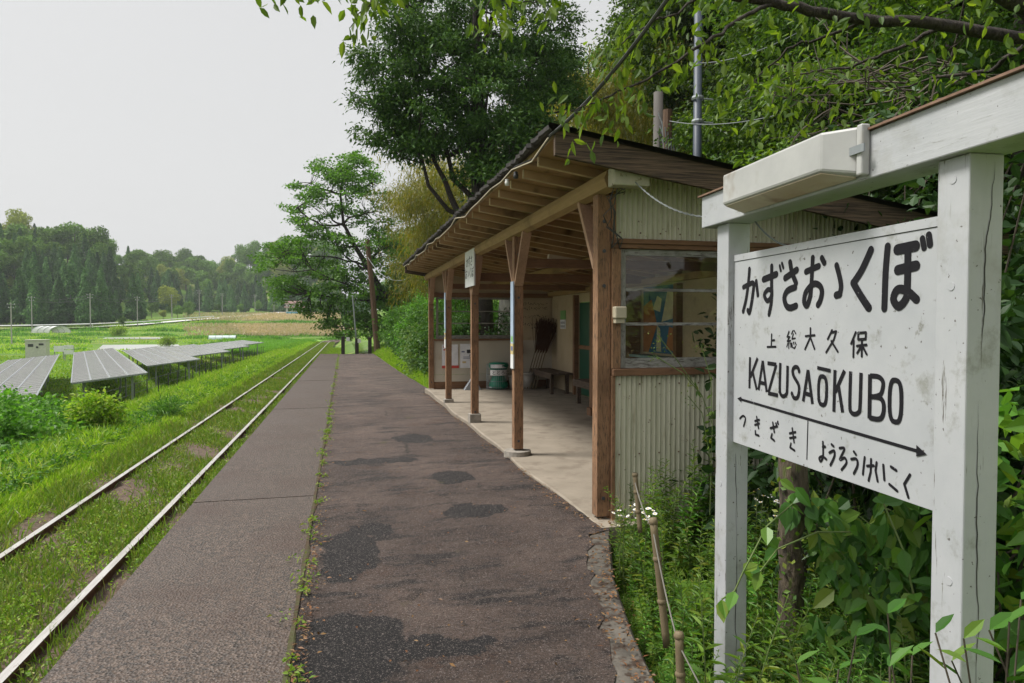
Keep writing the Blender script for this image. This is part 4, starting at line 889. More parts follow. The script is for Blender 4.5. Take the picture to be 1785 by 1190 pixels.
# ------------------------------------------------------------------ far forest
def cedar_proto(seed, H=14., R=2.5, n=2600):
    rng = np.random.default_rng(seed); root = thing('cedar_tree', 'tall dark cedar', 'tree')
    MB().tube([(0, 0, 0), (0, 0, H * .5), (0, 0, H * .97)], [.22, .15, .02], 6, False).build('trunk', M['greybark'], root)
    t_ = rng.uniform(.0, 1, n) ** 1.1; a = rng.uniform(0, 2 * PI, n); q = rng.uniform(0, 6.28, 4); z = H * (.10 + .90 * t_)
    r = R * (1 - t_) ** .92 * np.minimum(1, .5 + t_ * 4) * (1 + .16 * np.sin(a * 3 + q[0] + z) + .14 * np.sin(a * 2 - z * 1.7 + q[1])) * rng.uniform(.78, 1.05, n)
    e_ = np.stack([np.cos(a), np.sin(a), 0 * a], -1); P = np.stack([r * np.cos(a), r * np.sin(a), z], -1)
    N = unit(e_ * .8 + [0, 0, .45] + rng.standard_normal((n, 3)) * .28); Dv = unit(e_ * .3 + [0, 0, -.9] + rng.standard_normal((n, 3)) * .5)
    MB().leaves(P, Dv, N, rng.uniform(.45, .95, n) * (1.1 - .5 * t_), .42 * (1.1 - .6 * t_), .1, False, .0).build('crown', M['cedar'], root); return root
def broad_proto(seed, H=10., n=20, m=120):
    rng = np.random.default_rng(seed); root = thing('broadleaf_tree', 'rounded broadleaf tree', 'tree')
    MB().tube([(0, 0, 0), (.1, 0, H * .35), (0, .1, H * .7)], [.25, .18, .06], 6, False).build('trunk', M['bark'], root)
    d = unit(rng.standard_normal((n, 3)) + [0, 0, .25]); C = d * rng.uniform(.55, 1, n)[:, None] * np.array([H * .30, H * .30, H * .26]) + [0, 0, H * .64]
    rb = np.repeat(rng.uniform(.10, .17, n) * H, m)[:, None]; o_ = unit(rng.standard_normal((n * m, 3)) + [0, 0, .3]); P = np.repeat(C, m, 0) + o_ * rb * rng.uniform(.7, 1.08, (n * m, 1)); P[:, 2] = np.maximum(P[:, 2], H * .16)
    N = unit(o_ + rng.standard_normal(P.shape) * .35); Dv = unit(rng.standard_normal(P.shape) + [0, 0, -.4])
    MB().leaves(P - Dv * .2, Dv, N, rng.uniform(.35, .65, len(P)), .38, .08, False, .05).build('crown', M['farleaf'], root); return root
cedars = [cedar_proto(s) for s in (1, 2, 3)]; broads = [broad_proto(4), broad_proto(5, 11.5, 26), broad_proto(6, 9, 16), broad_proto(7, 12, 22)]
ncd = [0, 0]
CED_L = 'dark conical cedar in the plantation across the valley'; BRO_L = 'rounded green broadleaf tree on the wooded hill across the valley'
def put(protos, k, px, D, s, label, group, dz=-.3):
    p = PW(px, 561, D); z = zg(p.x, p.y) + dz; pr = protos[k % len(protos)]
    o = dup(pr, (p.x, p.y, z), RNG.uniform(0, 6.28), (s * RNG.uniform(.9, 1.15), s * RNG.uniform(.9, 1.15), s), label, group); return o
for k in range(125):                                   # cedars at the foot of the left hill
    px = RNG.uniform(-120, 245); row = RNG.uniform(0, 1) ** 1.2; D = np.interp(px, [0, 180, 245], [172, 180, 200]) + row * 60
    put(cedars, k, px, D, RNG.uniform(.6, 1.2), CED_L, 'cedars across the valley')
for k in range(110):                                   # plantation under the middle hill
    px = RNG.uniform(245, 640); D = np.interp(px, [245, 330, 500, 640], [252, 296, 300, 290]) + RNG.uniform(0, 38)
    put(cedars, k, px, D, RNG.uniform(.6, 1.15), CED_L, 'cedars across the valley')
for k in range(95):
    px = RNG.uniform(-160, 270); D = np.interp(px, [0, 270], [205, 262]) + RNG.uniform(0, 1) * 75
    put(broads, k, px, D, RNG.uniform(.65, 1.45), BRO_L, 'broadleaf trees on the far hills')
for k in range(190):
    px = RNG.uniform(240, 700); D = np.interp(px, [245, 330, 500, 700], [290, 335, 345, 335]) + RNG.uniform(0, 1) * 120
    put(broads, k, px, D, RNG.uniform(.75, 1.5), BRO_L, 'broadleaf trees on the far hills')
for k, (px, D, s) in enumerate(((420, 292, .45), (450, 286, .5), (380, 280, .5), (330, 262, .5), (478, 290, .45), (545, 284, .6), (300, 245, .5), (265, 226, .5), (285, 215, .35), (310, 222, .4), (215, 172, .35), (330, 225, .35), (560, 270, .6), (590, 262, .7), (615, 260, .7))):
    put(broads, k, px, D, s, BRO_L, 'broadleaf trees on the far hills')
for k in range(16):
    px = RNG.uniform(-60, 480); put(cedars, k, px, np.interp(px, [0, 250, 500], [255, 355, 440]), RNG.uniform(.7, 1.1), CED_L, 'cedars across the valley')
# free protos moved into the wood as members
for k, pr in enumerate(cedars): p = PW(60 + 45 * k, 561, 176 + k); pr.location = (p.x, p.y, zg(p.x, p.y) - .3); pr['label'] = CED_L; pr['group'] = 'cedars across the valley'
for k, pr in enumerate(broads): p = PW(120 + 60 * k, 561, 245); pr.location = (p.x, p.y, zg(p.x, p.y) - .3); pr['label'] = BRO_L; pr['group'] = 'broadleaf trees on the far hills'
for px, D, s, lab in ((205, 150, .32, 'round yellow green bush beside the valley road'), (291, 108, .17, 'small dark green ball shaped bush beyond the solar panels')):
    rng = np.random.default_rng(px); C, O = lobepts(rng, [(0, 0, 1.0, 1.2, 1.2, .8, 26)]); mb = MB(); clump(mb, rng, C, 90, .5, .2, .14, .4, .8, .1, O, .8)
    p = PW(px, 561, D); o = tag(mb.build('bush', M['grass']), lab, 'bush'); o.location = (p.x, p.y, zg(p.x, p.y)); o.scale = (1.25,) * 3 if px == 205 else (.85,) * 3
# reeds and rice standing in the fields
mb = MB(); n = 34000
D = np.concatenate([RNG.uniform(150, 182, n // 2), RNG.uniform(200, 285, n // 2)]); px = RNG.uniform(320, 640, n); t_ = (px - 892.5) / 1190
X = t_ * D * CO + D * SI; Y = D * CO - t_ * D * SI; Z = zground(X, Y) + .2; P = np.stack([X, Y, Z], -1)
keep = px > 400 + 50 * np.sin(D * .33) + RNG.normal(0, 75, n); P = P[keep]; n = len(P)
mb.leaves(P, unit(RNG.standard_normal((n, 3)) * .18 + [0, 0, 1]), RNG.standard_normal((n, 3)), RNG.uniform(.3, .7, n), .35, 0)
tag(mb.build('reeds', M['reed']), 'dry beige reeds filling the abandoned fields', 'reeds', kind='stuff')
mb = MB(); n = 24000; D = RNG.uniform(66, 130, n); px = RNG.uniform(300, 575, n); t_ = (px - 892.5) / 1190
X = t_ * D * CO + D * SI; Y = D * CO - t_ * D * SI; ok = (px > np.interp(D, [66, 90, 130], [520, 345, 390])) & (X < -5.2); P = np.stack([X, Y, zground(X, Y)], -1)[ok]; n = len(P)
mb.leaves(P, unit(RNG.standard_normal((n, 3)) * .25 + [0, 0, 1]), RNG.standard_normal((n, 3)), RNG.uniform(.3, .6, n), .14, 0)
tag(mb.build('rice', M['rice']), 'bright green rice standing in the field beyond the panels', 'rice', kind='stuff')

# ------------------------------------------------------------------ valley things
u_ = np.array([-.3185, .948]); v_ = np.array([.948, .3185])
def solar(start, length, label):
    z0, z1 = -1.15, -.83; W_ = 2.85; S0 = np.array(start); root = thing('solar_array', label, 'solar panels', (S0[0], S0[1], -2.5), 'solar arrays in the valley')
    def at(a, b, dz=0): p = S0 + u_ * a + v_ * b; return (p[0], p[1], z0 + (z1 - z0) * b / W_ + dz)
    nL = int(length / 1.0); mb = MB()
    mb.add([at(0, 0), at(0, W_), at(length, W_), at(length, 0)], [np.array([0, 1, 2, 3])])
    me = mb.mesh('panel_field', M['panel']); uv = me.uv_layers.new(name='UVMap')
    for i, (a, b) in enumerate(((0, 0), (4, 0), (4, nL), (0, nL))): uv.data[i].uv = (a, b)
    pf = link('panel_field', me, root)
    f = MB()
    for b in np.linspace(0, W_, 5): f.bar(at(-.03, b, .012), at(length + .03, b, .012), .05, .03)
    f.bar(at(0, 0, -.02), at(0, W_, -.02), .04, .07).bar(at(length, 0, -.02), at(length, W_, -.02), .04, .07)
    f.build('frame', M['steelframe'], root)
    for q in range(int(length // 5) + 1):
        for b in (.5, 2.3): x, y, z = at(.4 + q * 5, b, -.03); MB().bar((x, y, -2.9), (x, y, z), .08, .08).build('leg', M['steelframe'], root)
labs = ['solar array at the far left edge of the valley, partly cut off', 'solar array behind the leafy bank left of the widest array', 'widest solar array seen in the valley, nearest the fence', 'second solar array along the fence after the widest one', 'third solar array along the fence after the widest one', 'fourth solar array along the fence after the widest one', 'last and farthest solar array along the fence']
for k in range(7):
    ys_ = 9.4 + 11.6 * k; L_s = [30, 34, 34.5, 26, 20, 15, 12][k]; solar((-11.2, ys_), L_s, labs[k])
cb = thing('power_cabinet', 'beige electrical cabinet standing behind the solar arrays', 'cabinet', tuple(PW(65, 561, 72)))
p = PW(65, 561, 72); x, y = p.x, p.y
MB().box(x - .95, x + .95, y - .5, y + .5, -2.5, -.5).build('body', M['cabinet'], cb); MB().box(x - 1.02, x + 1.02, y - .58, y + .58, -.499, -.40).build('lid', M['cabinet'], cb)
MB().box(x - .70, x - .2, y - .53, y - .502, -1.15, -.85).build('vent', M['darkgrey'], cb); MB().box(x + .05, x + .25, y - .53, y - .502, -1.3, -1.1).build('handle', M['darkgrey'], cb); MB().box(x + .3, x + .75, y - .53, y - .502, -1.0, -.8).build('vent', M['darkgrey'], cb)
for q, (px, lab) in enumerate(((102, 'white notice panel on posts right of the electrical cabinet'), (120, 'white meter boxes on a frame beside the field fence'))):
    p = PW(px, 561, 70); b = thing('site_panel', lab, 'panel', (p.x, p.y, -2.5)); 
    for dx in (-.4, .4): MB().box(p.x + dx - .04, p.x + dx + .04, p.y, p.y + .06, -2.6, -.95).build('post', M['steelframe'], b)
    if q == 0: MB().box(p.x - .45, p.x + .45, p.y - .05, p.y - .01, -1.6, -1.0).build('panel', M['white'], b)
    else:
        for z in (-1.35, -1.85): MB().box(p.x - .42, p.x + .42, p.y - .2, p.y - .01, z, z + .42).build('box', M['white'], b)
fc = thing('field_fence', 'thin dark wire fence with slender posts between bank and solar arrays', 'fence', (-8.2, 20, -2.2))
for q in range(34):
    y = 16 + q * 1.9; z = zg(-8.4, y); MB().box(-8.42, -8.38, y - .02, y + .02, z - .2, z + 1.15).build('post', M['darkgrey'], fc)
for h in (.3, .7, 1.1): MB().tube([(-8.4, y, zg(-8.4, y) + h) for y in np.linspace(16, 79, 30)], .008, 4).build('wire', M['darkgrey'], fc)
# utility poles across the valley
def far_pole(H=10.):
    r = thing('utility_pole', 'utility pole', 'utility pole'); MB().tube([(0, 0, -.5), (0, 0, H)], [.16, .11], 8).build('shaft', M['polegrey'], r)
    for z, w_ in ((H - .5, 1.6), (H - 1.3, 1.2)):
        c = MB().box(-w_ / 2, w_ / 2, -.05, .05, z, z + .1).build('crossarm', M['steelframe'], r)
        mb = MB(); [mb.lathe((x, 0, z + .1), [(.05, 0), (.06, .1), (.03, .2), (0, .2)], 8) for x in (-w_ / 2 + .1, 0, w_ / 2 - .1)]; mb.build('insulators', M['porcelain'], c)
    return r
fp = far_pole(); tops = []
FPL = [(20, 118, .72, 'utility pole at the far left standing in the near meadow'), (56, 160, .85, 'utility pole by the road under the leftmost cedars'), (158, 166, .9, 'utility pole by the road in front of the cedar plantation'), (240, 178, .78, 'utility pole by the road at the right end of the cedars'), (300, 205, .8, 'utility pole beyond the small yellow green road bush'), (348, 225, .95, 'tallest utility pole between the reeds and the wooded hill'), (388, 250, .85, 'utility pole at the back of the reed field'), (445, 270, .8, 'utility pole near the lane that climbs to the house'), (478, 285, .7, 'farthest utility pole beside the small house')]
for i, (px, D, s, lab) in enumerate(FPL):
    p = PW(px, 561, D); z = zg(p.x, p.y); o = fp if i == 0 else dup(fp, (0, 0, 0)); o.location = (p.x, p.y, z); o.scale = (s, s, s); o.rotation_euler = (0, 0, .5); o['label'] = lab; o['group'] = 'utility poles across the valley'; tops.append((p.x, p.y, z + 9.6 * s))
mb = MB()
for a, b in zip(tops[1:-1], tops[2:]): 
    for dz in (0, -.7): mb.tube(sag((a[0], a[1], a[2] + dz), (b[0], b[1], b[2] + dz), .8, 8), .03, 3)
tag(mb.build('power_line', M['wire']), 'sagging power lines strung between the poles across the valley', 'power line')
p = PW(512, 561, 296); hz = zg(p.x, p.y) + .6; h = thing('farmhouse', 'small pale house with brown roof at the foot of the far hill', 'house', (p.x, p.y, hz))
X0, Y0_ = p.x, p.y
MB().box(X0 - 3, X0 + 3, Y0_ - 2, Y0_ + 2, hz - 2, hz + 3.2).build('wall', M['white'], h)
MB().prism([(Y0_ - 2.6, hz + 3.2), (Y0_ + 2.6, hz + 3.2), (Y0_, hz + 4.6)], 0, X0 - 3.5, X0 + 3.5).build('roof', M['roofred'], h)
MB().prism([(Y0_ - 3.4, hz + 1.7), (Y0_ - 2.01, hz + 2.2), (Y0_ - 2.01, hz + 1.7)], 0, X0 - 3.6, X0 + 5.5).build('porch_roof', M['roofred'], h)
MB().box(X0 + 3.01, X0 + 5.3, Y0_ - 2, Y0_ + 1, hz - 2, hz + 1.75).build('wall', M['cabinet'], h)
for dx in (-1.6, 1.2): MB().box(X0 + dx - .6, X0 + dx + .6, Y0_ - 2.04, Y0_ - 2.005, hz + .3, hz + 1.5).build('window', M['darkgrey'], h)
p = PW(82, 561, 158); z = zg(p.x, p.y); a = np.linspace(0, PI, 14)
gh = thing('poly_tunnel', 'low white plastic tunnel beside the road under the cedars', 'greenhouse', (p.x, p.y, z))
MB().grid(np.stack([np.stack([p.x + 2.2 * np.cos(a) * 1.0 + dx * CO, 0 * a + p.y + dx * -.2, z + .1 + 1.5 * np.sin(a)], -1) for dx in (-1.2, 3.)], 1)).build('cover', M['white'], gh, True)
for dx in (-1.2, .2, 1.6, 3.0): MB().tube(np.stack([p.x + 2.23 * np.cos(a) + dx * CO, 0 * a + p.y - dx * .2, z + .1 + 1.53 * np.sin(a)], -1), .05, 5).build('hoop', M['steelframe'], gh)
p = PW(388, 561, 130); z = zg(p.x, p.y); lt = thing('low_tunnel', 'long low pale green plastic tunnel at the edge of the reeds', 'cloche', (p.x, p.y, z))
MB().grid(np.stack([np.stack([0 * a + p.x + dx, p.y + .7 * np.cos(a), z + .75 * np.sin(a) + .1], -1) for dx in np.linspace(-2.4, 2.4, 4)], 1)).build('cover', M['polythene'], lt, True)
for dx in (-2.4, -1.2, 0, 1.2, 2.4): MB().tube(np.stack([0 * a + p.x + dx, p.y + .72 * np.cos(a), z + .77 * np.sin(a) + .1], -1), .03, 5).build('hoop', M['steelframe'], lt)
p = PW(509, 561, 268); tag(MB().prism([(-2.5, 0), (2.5, 0), (2, .9), (-1.8, 1.0)], 1, -1, 1).build('tarpaulin', M['tarp']), 'bright blue tarpaulin heap in the field below the house', 'tarpaulin').location = (p.x, p.y, zg(p.x, p.y) + .2)

# ------------------------------------------------------------------ platform end
ef = thing('platform_end_fence', 'low black post and wire mesh fence closing the platform end', 'fence', (.75, PE - .2, slope(PE)))
for i, x in enumerate((.02, .78, 1.5)):
    z = slope(PE); f = MB().box(x - .10, x + .10, PE - .35, PE - .15, z - .1, z + (.98, .88, .94)[i]).build('post', M['postblack'], ef, bevel=.01)
    f.rotation_euler = (0, 0, 0)
for dx, z_ in ((.18, .72), (.80, .62)): MB().box(dx + .02, dx + .2, PE - .37, PE - .355, slope(PE) + z_, slope(PE) + z_ + .22).build('marker_plate', M['white'], ef)
mb = MB()
for k in range(-10, 26):
    for sgn in (1, -1):
        x0 = .02 + k * .09; x1 = x0 + sgn * .7; za, zb_ = 0.0, .7
        mb.tube([(np.clip(x0, .02, 1.5), PE - .25 + .004 * sgn, slope(PE) + .05 + .7 * abs(np.clip(x0, .02, 1.5) - x0) / .7), (np.clip(x1, .02, 1.5), PE - .25 + .004 * sgn, slope(PE) + .75 - .7 * abs(np.clip(x1, .02, 1.5) - x1) / .7)], .006, 3)
mb.build('mesh', M['steelframe'], ef)
b0 = PW(658, 593, 40.6); t0 = PW(641, 418, 40.6)
lp_ = thing('leaning_pole', 'old brown wooden pole leaning left at the platform end', 'pole', (b0.x, b0.y, b0.z - .5))
MB().tube([(b0.x, b0.y, b0.z - .8), tuple((b0 + t0) / 2), tuple(t0)], [.19, .16, .13], 9).build('shaft', M['poleold'], lp_)
mm = (b0 * .45 + t0 * .55); MB().bar((mm.x - .5, mm.y, mm.z), (mm.x + .1, mm.y, mm.z - .25), .06, .06).build('bracket', M['whitewire'], lp_)
tag(MB().tube(sag((t0.x, t0.y, t0.z - 1), tuple(PW(755, 450, 30)), 1.2), .018, 4).build('pole_wire', M['whitewire']), 'slack pale wire hanging from the leaning pole to the shelter', 'wire')
g0 = PW(622, 590, 40.4); g1 = PW(615, 515, 40.4)
tag(MB().tube([(g0.x, g0.y, g0.z - .5), tuple(g1)], .045, 7).build('steel_pipe', M['steelframe']), 'thin grey metal pipe standing beside the platform end fence', 'pipe')

# ------------------------------------------------------------------ poles behind the shelter
def pxz(px, y0, y1, D): a = PW(px, y0, D); b = PW(px, y1, D); return a, b
a, b = pxz(1213, 60, 300, 11.2); sp_ = thing('steel_pole', 'tall grey blue steel pole rising behind the shelter roof', 'pole', (a.x, a.y, 0))
MB().tube([(a.x, a.y, zg(a.x, a.y) - .3), (a.x, a.y, a.z + .3)], [.075, .065], 10).build('shaft', M['steel'], sp_, True)
for py in (175, 215): q = PW(1213, py, 11.2); MB().lathe((q.x, q.y, q.z), [(.09, -.03), (.10, 0), (.09, .03)], 10).build('band', M['steelframe'], sp_); MB().tube([(q.x, q.y, q.z), (q.x + .25, q.y - .05, q.z - .02)], .015, 5).build('stub', M['steelframe'], sp_)
a, b = pxz(1145, 165, 290, 13); cp_ = thing('concrete_pole', 'grey concrete pole with wires just left of the steel pole', 'pole', (a.x, a.y, 0))
MB().tube([(a.x, a.y, zg(a.x, a.y) - .3), (a.x, a.y, a.z)], [.12, .09], 9).build('shaft', M['concrete'], cp_, True)
for k in range(4): q = PW(1145 + k * 3, 200 + k * 22, 12.9); MB().tube([tuple(q), (q.x + .15, q.y - .1, q.z - .5), (q.x + .1, q.y, q.z - 1)], .014, 4).build('wire', M['whitewire'], cp_)
a, b = pxz(1161, 195, 290, 12.5); wp = thing('broken_pole', 'splintered reddish wooden pole stump between the concrete and steel poles', 'pole', (a.x, a.y, 0))
MB().tube([(a.x, a.y, zg(a.x, a.y) - .3), (a.x, a.y, a.z)], [.10, .085], 9).build('shaft', M['poleold'], wp)
for k in range(5): q = PW(1152 + k * 5, 215 + k * 9, 12.4); MB().tube([tuple(q), (q.x + .04, q.y, q.z - .6), (q.x - .05, q.y, q.z - 1.2)], .012, 4).build('wire', M['whitewire'], wp)
mb = MB().tube(sag(PW(1165, 214, 11.2), PW(1345, 205, 9), .08), .006, 4).tube(sag(PW(1213, 115, 11.2), PW(1390, 60, 9), .1), .006, 4)
tag(mb.build('stay_wires', M['whitewire']), 'two thin pale wires running from the steel pole towards the hillside', 'wires')

# ------------------------------------------------------------------ near trees
c = PW(838, 380, 19.5)
B = np.array([c.x, c.y, -.2]); 
trunk = [(B[0]+.1,B[1],-.3),(B[0]+.05,B[1],2),(B[0],B[1],4.2),(B[0]-.05,B[1],6.5),(B[0]-.1,B[1],9),(B[0]-.1,B[1],12)]
def lob(px, py, D, r, n, rz=None): q = PW(px, py, D); return (q.x, q.y, q.z, r, r, rz or r * .8, n)
hl = [lob(700,60,19,1.0,24), lob(690,120,19.5,1.2,34), lob(680,190,19.5,1.0,26,.7), lob(690,235,19.5,1.0,24,.5), lob(725,255,19,.9,22,.5), lob(760,40,19.5,1.3,34), lob(770,130,19.2,1.5,46), lob(770,220,19.3,1.4,38,.8), lob(850,70,19.5,1.5,46), lob(850,170,19,1.5,46), lob(890,240,19,1.3,38,.8),
      lob(930,120,20,1.3,40), lob(940,200,19.5,1.2,34), lob(920,270,19,.9,22,.5), lob(960,60,21,1.2,22), lob(985,150,21,.8,14), lob(800,-60,20,1.8,34), lob(900,-60,20,1.6,30), lob(830,300,19.5,.9,14,.5), lob(700,5,19.5,.7,10)]
hl = [(a, b, c_, d, e_, f, int(g * .88)) for a, b, c_, d, e_, f, g in hl]
hk = broadtree('cypress_tree', 21, trunk, [.34,.3,.26,.22,.16,.06], hl, 'hinoki', 'darkbark', 150, .33, .13, .05, .35, .6, label='big dark cypress with several bare stems behind the far end of the shelter', limbr=.09, limbfrac=.5, droop=.25, loc=(B[0], B[1], -.3))
tb = MB(); rng = np.random.default_rng(3)
for (xa, ya, xb_, yb2) in ((830,430,800,250),(845,430,770,230),(850,430,870,220),(856,430,905,260),(835,430,745,240)):
    a = PW(xa, ya, 19.6); b = PW(xb_, yb2, 19.3); limb(tb, rng, (a.x, a.y, a.z), (b.x, b.y, b.z), .13, .05, 8, .05, 7)
tb.build('stem', M['darkbark'], hk, True)
# grey trunk seen through the far window, other trunks beside it
p = PW(888, 561, 18.6); gt = thing('cedar_tree', 'thick pale grey cedar trunk seen through the far window', 'tree', (p.x, p.y, -.3))
MB().tube([(p.x, p.y, -.4), (p.x, p.y, 1.2), (p.x + .1, p.y, 4), (p.x + .1, p.y, 6.8)], [.36, .32, .28, .1], 14, False).build('trunk', M['greybark'], gt, True)
rng = np.random.default_rng(8); C, O = lobepts(rng, [(p.x + .1, p.y, 5.2, 1.3, 1.3, 1.5, 40)]); mb = MB(); clump(mb, rng, C, 110, .45, .16, .06, .35, .6, .2, O); mb.build('crown', M['hinoki'], gt)
# cherry at the platform end
def L2(px, py, D, rx, rz, n): q = PW(px, py, D); return (q.x, q.y, q.z, rx, rx, rz, n)
cb0 = PW(694, 585, 44); ck = [tuple(PW(x_, y_, 44)) for x_, y_ in ((696, 605), (690, 560), (672, 520), (645, 470), (620, 430), (600, 390), (595, 340), (600, 300))]
rg_ = np.random.default_rng(12); OUT = [(270,585,615),(300,548,652),(330,515,668),(360,492,690),(400,515,705),(430,470,718),(460,455,725),(490,470,728),(520,490,728),(550,535,728),(585,590,722)]
ex_ = []
while len(ex_) < 560:
    py = rg_.uniform(268, 588); lo_ = np.interp(py, [o[0] for o in OUT], [o[1] for o in OUT]); hi_ = np.interp(py, [o[0] for o in OUT], [o[2] for o in OUT]); px = rg_.uniform(lo_ - 6, hi_ + 4)
    nz = math.sin(px * .075 + 1.3) * math.sin(py * .11 + px * .02) + .5 * math.sin(px * .17 - py * .13)
    if nz + rg_.normal(0, .35) < (.10 if py < 415 else -.55): continue
    ex_.append(tuple(PW(px, py, 44 + rg_.normal(0, 1.5 if py > 400 else 1.0))))
cl_ = [L2(x_, y_, 44 + d_, .5, .4, 0) for x_, y_, d_ in ((545,320,-.5),(605,292,0),(650,320,.6),(520,362,-1),(575,375,.8),(640,372,-.6),(500,440,-1),(545,470,-1.6),(590,430,1),(660,440,-1),(600,500,-1.4),(540,510,-.6),(690,470,1),(690,530,.6),(625,560,-1))]
broadtree('cherry_tree', 31, ck, [.3,.27,.22,.18,.14,.1,.07,.03], cl_, 'cherryend', 'darkbark', 64, .50, .18, .12, .5, .34, label='spreading airy cherry tree with crooked branches at the far platform end', limbr=.085, loc=tuple(cb0), limbfrac=.75, extra=np.array(ex_))
# bamboo
def bamboo_proto(seed):
    rng = np.random.default_rng(seed); r = thing('bamboo', 'bamboo', 'bamboo'); H = 9.; mb = MB(); t_ = np.linspace(0, 1, 14); lean = rng.uniform(.8, 1.8)
    P = np.stack([lean * t_ ** 2.4, .3 * np.sin(t_ * 2), H * (t_ - .08 * t_ ** 4)], -1); mb.tube(P, np.linspace(.05, .012, 14), 7, False); mb.build('culm', M['culm'], r)
    nC = 75; k = rng.uniform(.28, 1, nC); C = np.stack([np.interp(k, t_, P[:, i]) for i in range(3)], -1); C += rng.standard_normal((nC, 3)) * np.array([.55, .55, .2]); C[:, 2] -= .1
    lb_ = MB(); clump(lb_, rng, C, 60, .42, .20, .035, .25, .9, .9); lb_.build('foliage', M['bamboo'], r); return r
bps = [bamboo_proto(s) for s in (41, 42, 43)]
spots = [(735,33,1.0),(760,30,1.0),(775,32,1.05),(752,29,.85),(790,34,1.05),(780,31,1.0),(800,30,.95),(820,33,1.05),(860,29,.95),(890,31,1.0),(920,30,1.0),(950,29,1.05),(975,28,1.05),(1000,27,1.0),(1030,28,1.05),(1055,26,.95),(1080,27,.98),(1105,26,.95),(1130,25,.9),(1150,24,.95),(1175,22,.9),(1130,21,.85),(1090,23,.9),(800,36,1.),(1010,31,1.15),(1060,31,1.1)]
for k, (px, D, s) in enumerate(spots):
    p = PW(px, 561, D); o = bps[k] if k < 3 else dup(bps[k % 3], (0, 0, 0)); o.location = (p.x, p.y, zg(p.x, p.y) - .2); o.scale = (s,) * 3; o.rotation_euler = (0, 0, RNG.uniform(2, 4.5)); o['label'] = 'yellow green bamboo culm in the grove behind the shelter'; o['group'] = 'bamboo grove behind the shelter'
# hillside trees (three kinds, copied)
def hill_proto(seed, mt, label, H=9.):
    rng = np.random.default_rng(seed); lobes = []
    for k in range(9):
        a = rng.uniform(0, 6.28); h_ = rng.uniform(.25, 1) ; r = (2.6 - 1.5 * abs(h_ - .45)) * rng.uniform(.5, 1); lobes.append((r * math.cos(a), r * math.sin(a), H * h_, rng.uniform(.9, 1.5), rng.uniform(.9, 1.5), rng.uniform(.5, .9), 26))
    return broadtree('hillside_tree', seed, [(0,0,-.5),(.1,0,H*.3),(0,.15,H*.6),(.1,.1,H*.95)], [.2,.16,.1,.03], lobes, mt, 'darkbark', 150, .50, .115, .065, .5, .42, label=label, limbr=.06, limbfrac=.4, droop=.3)
hps = [hill_proto(51, 'hillleaf', ''), hill_proto(52, 'hillleaf', ''), hill_proto(53, 'cherry', '')]
hs_ = [(1245,25,1.35),(1150,38,1.3),(1290,23,1.2),(1300,21,1.2),(1260,27,1.6),(1340,17,1.1),(1350,23,1.45),(1400,15,1.0),(1420,20,1.35),(1470,13,.95),(1500,18,1.3),(1550,12,.95),(1590,16,1.25),(1640,12,1.0),(1700,14,1.2),(1760,11,1.0),(1830,12,1.1),(1900,10,1.),(1395,12,.7),(1420,10.5,.68),(1520,9.5,.65),(1640,9,.7),(1780,8.5,.75),(1090,40,1.3),(1200,37,1.5),(1240,34,1.8),(1460,25,1.7),(1600,22,1.7),(1740,19,1.6),(1030,36,1.3),(712,47,.85),(742,43,.8),(728,52,1.0)]
for k, (px, D, s) in enumerate(hs_):
    p = PW(px, 561, D); o = hps[k] if k < 3 else dup(hps[k % 3], (0, 0, 0)); o.location = (p.x, p.y, zg(p.x, p.y) - .3); o.scale = (s, s, s * RNG.uniform(.9, 1.1)); o.rotation_euler = (0, 0, RNG.uniform(0, 6)); o['label'] = 'added leafy tree unseen behind the camera, darkening the window reflection'; o['group'] = 'trees on the slope behind the shelter'
for k, (x, y, s_) in enumerate(((9, -7, 1.2), (13, -10, 1.4))):  # two trees added out of view, to darken the sky reflection in the window
    dup(hps[k], (x, y, zg(x, 0) - .4), k * 2., s_, 'added leafy tree unseen behind the camera, darkening the window reflection', 'trees on the slope behind the shelter')
# dead twigs over the sign beam
mb = MB(); rng = np.random.default_rng(77)
for k in range(26):
    a = PW(rng.uniform(1520, 1800), rng.uniform(110, 230), rng.uniform(6, 7.5)); q = [np.array(a)]; d = np.array([-CO, SI, rng.uniform(-.12, .12)])
    for s_ in range(9): d = unit(d + rng.standard_normal(3) * .26); q.append(q[-1] + d * rng.uniform(.10, .26))
    mb.tube(q, np.linspace(.011, .002, 10), 4, False)
    for s_ in (3, 5, 7):
        d2 = unit(d + rng.standard_normal(3) * .6); mb.tube([q[s_], q[s_] + d2 * .25, q[s_] + d2 * .5 + [0, 0, rng.uniform(-.1, .1)]], [.006, .004, .002], 3, False)
tag(mb.build('dead_branches', M['twig']), 'tangle of bare dead branches hanging behind the sign beam', 'branches')
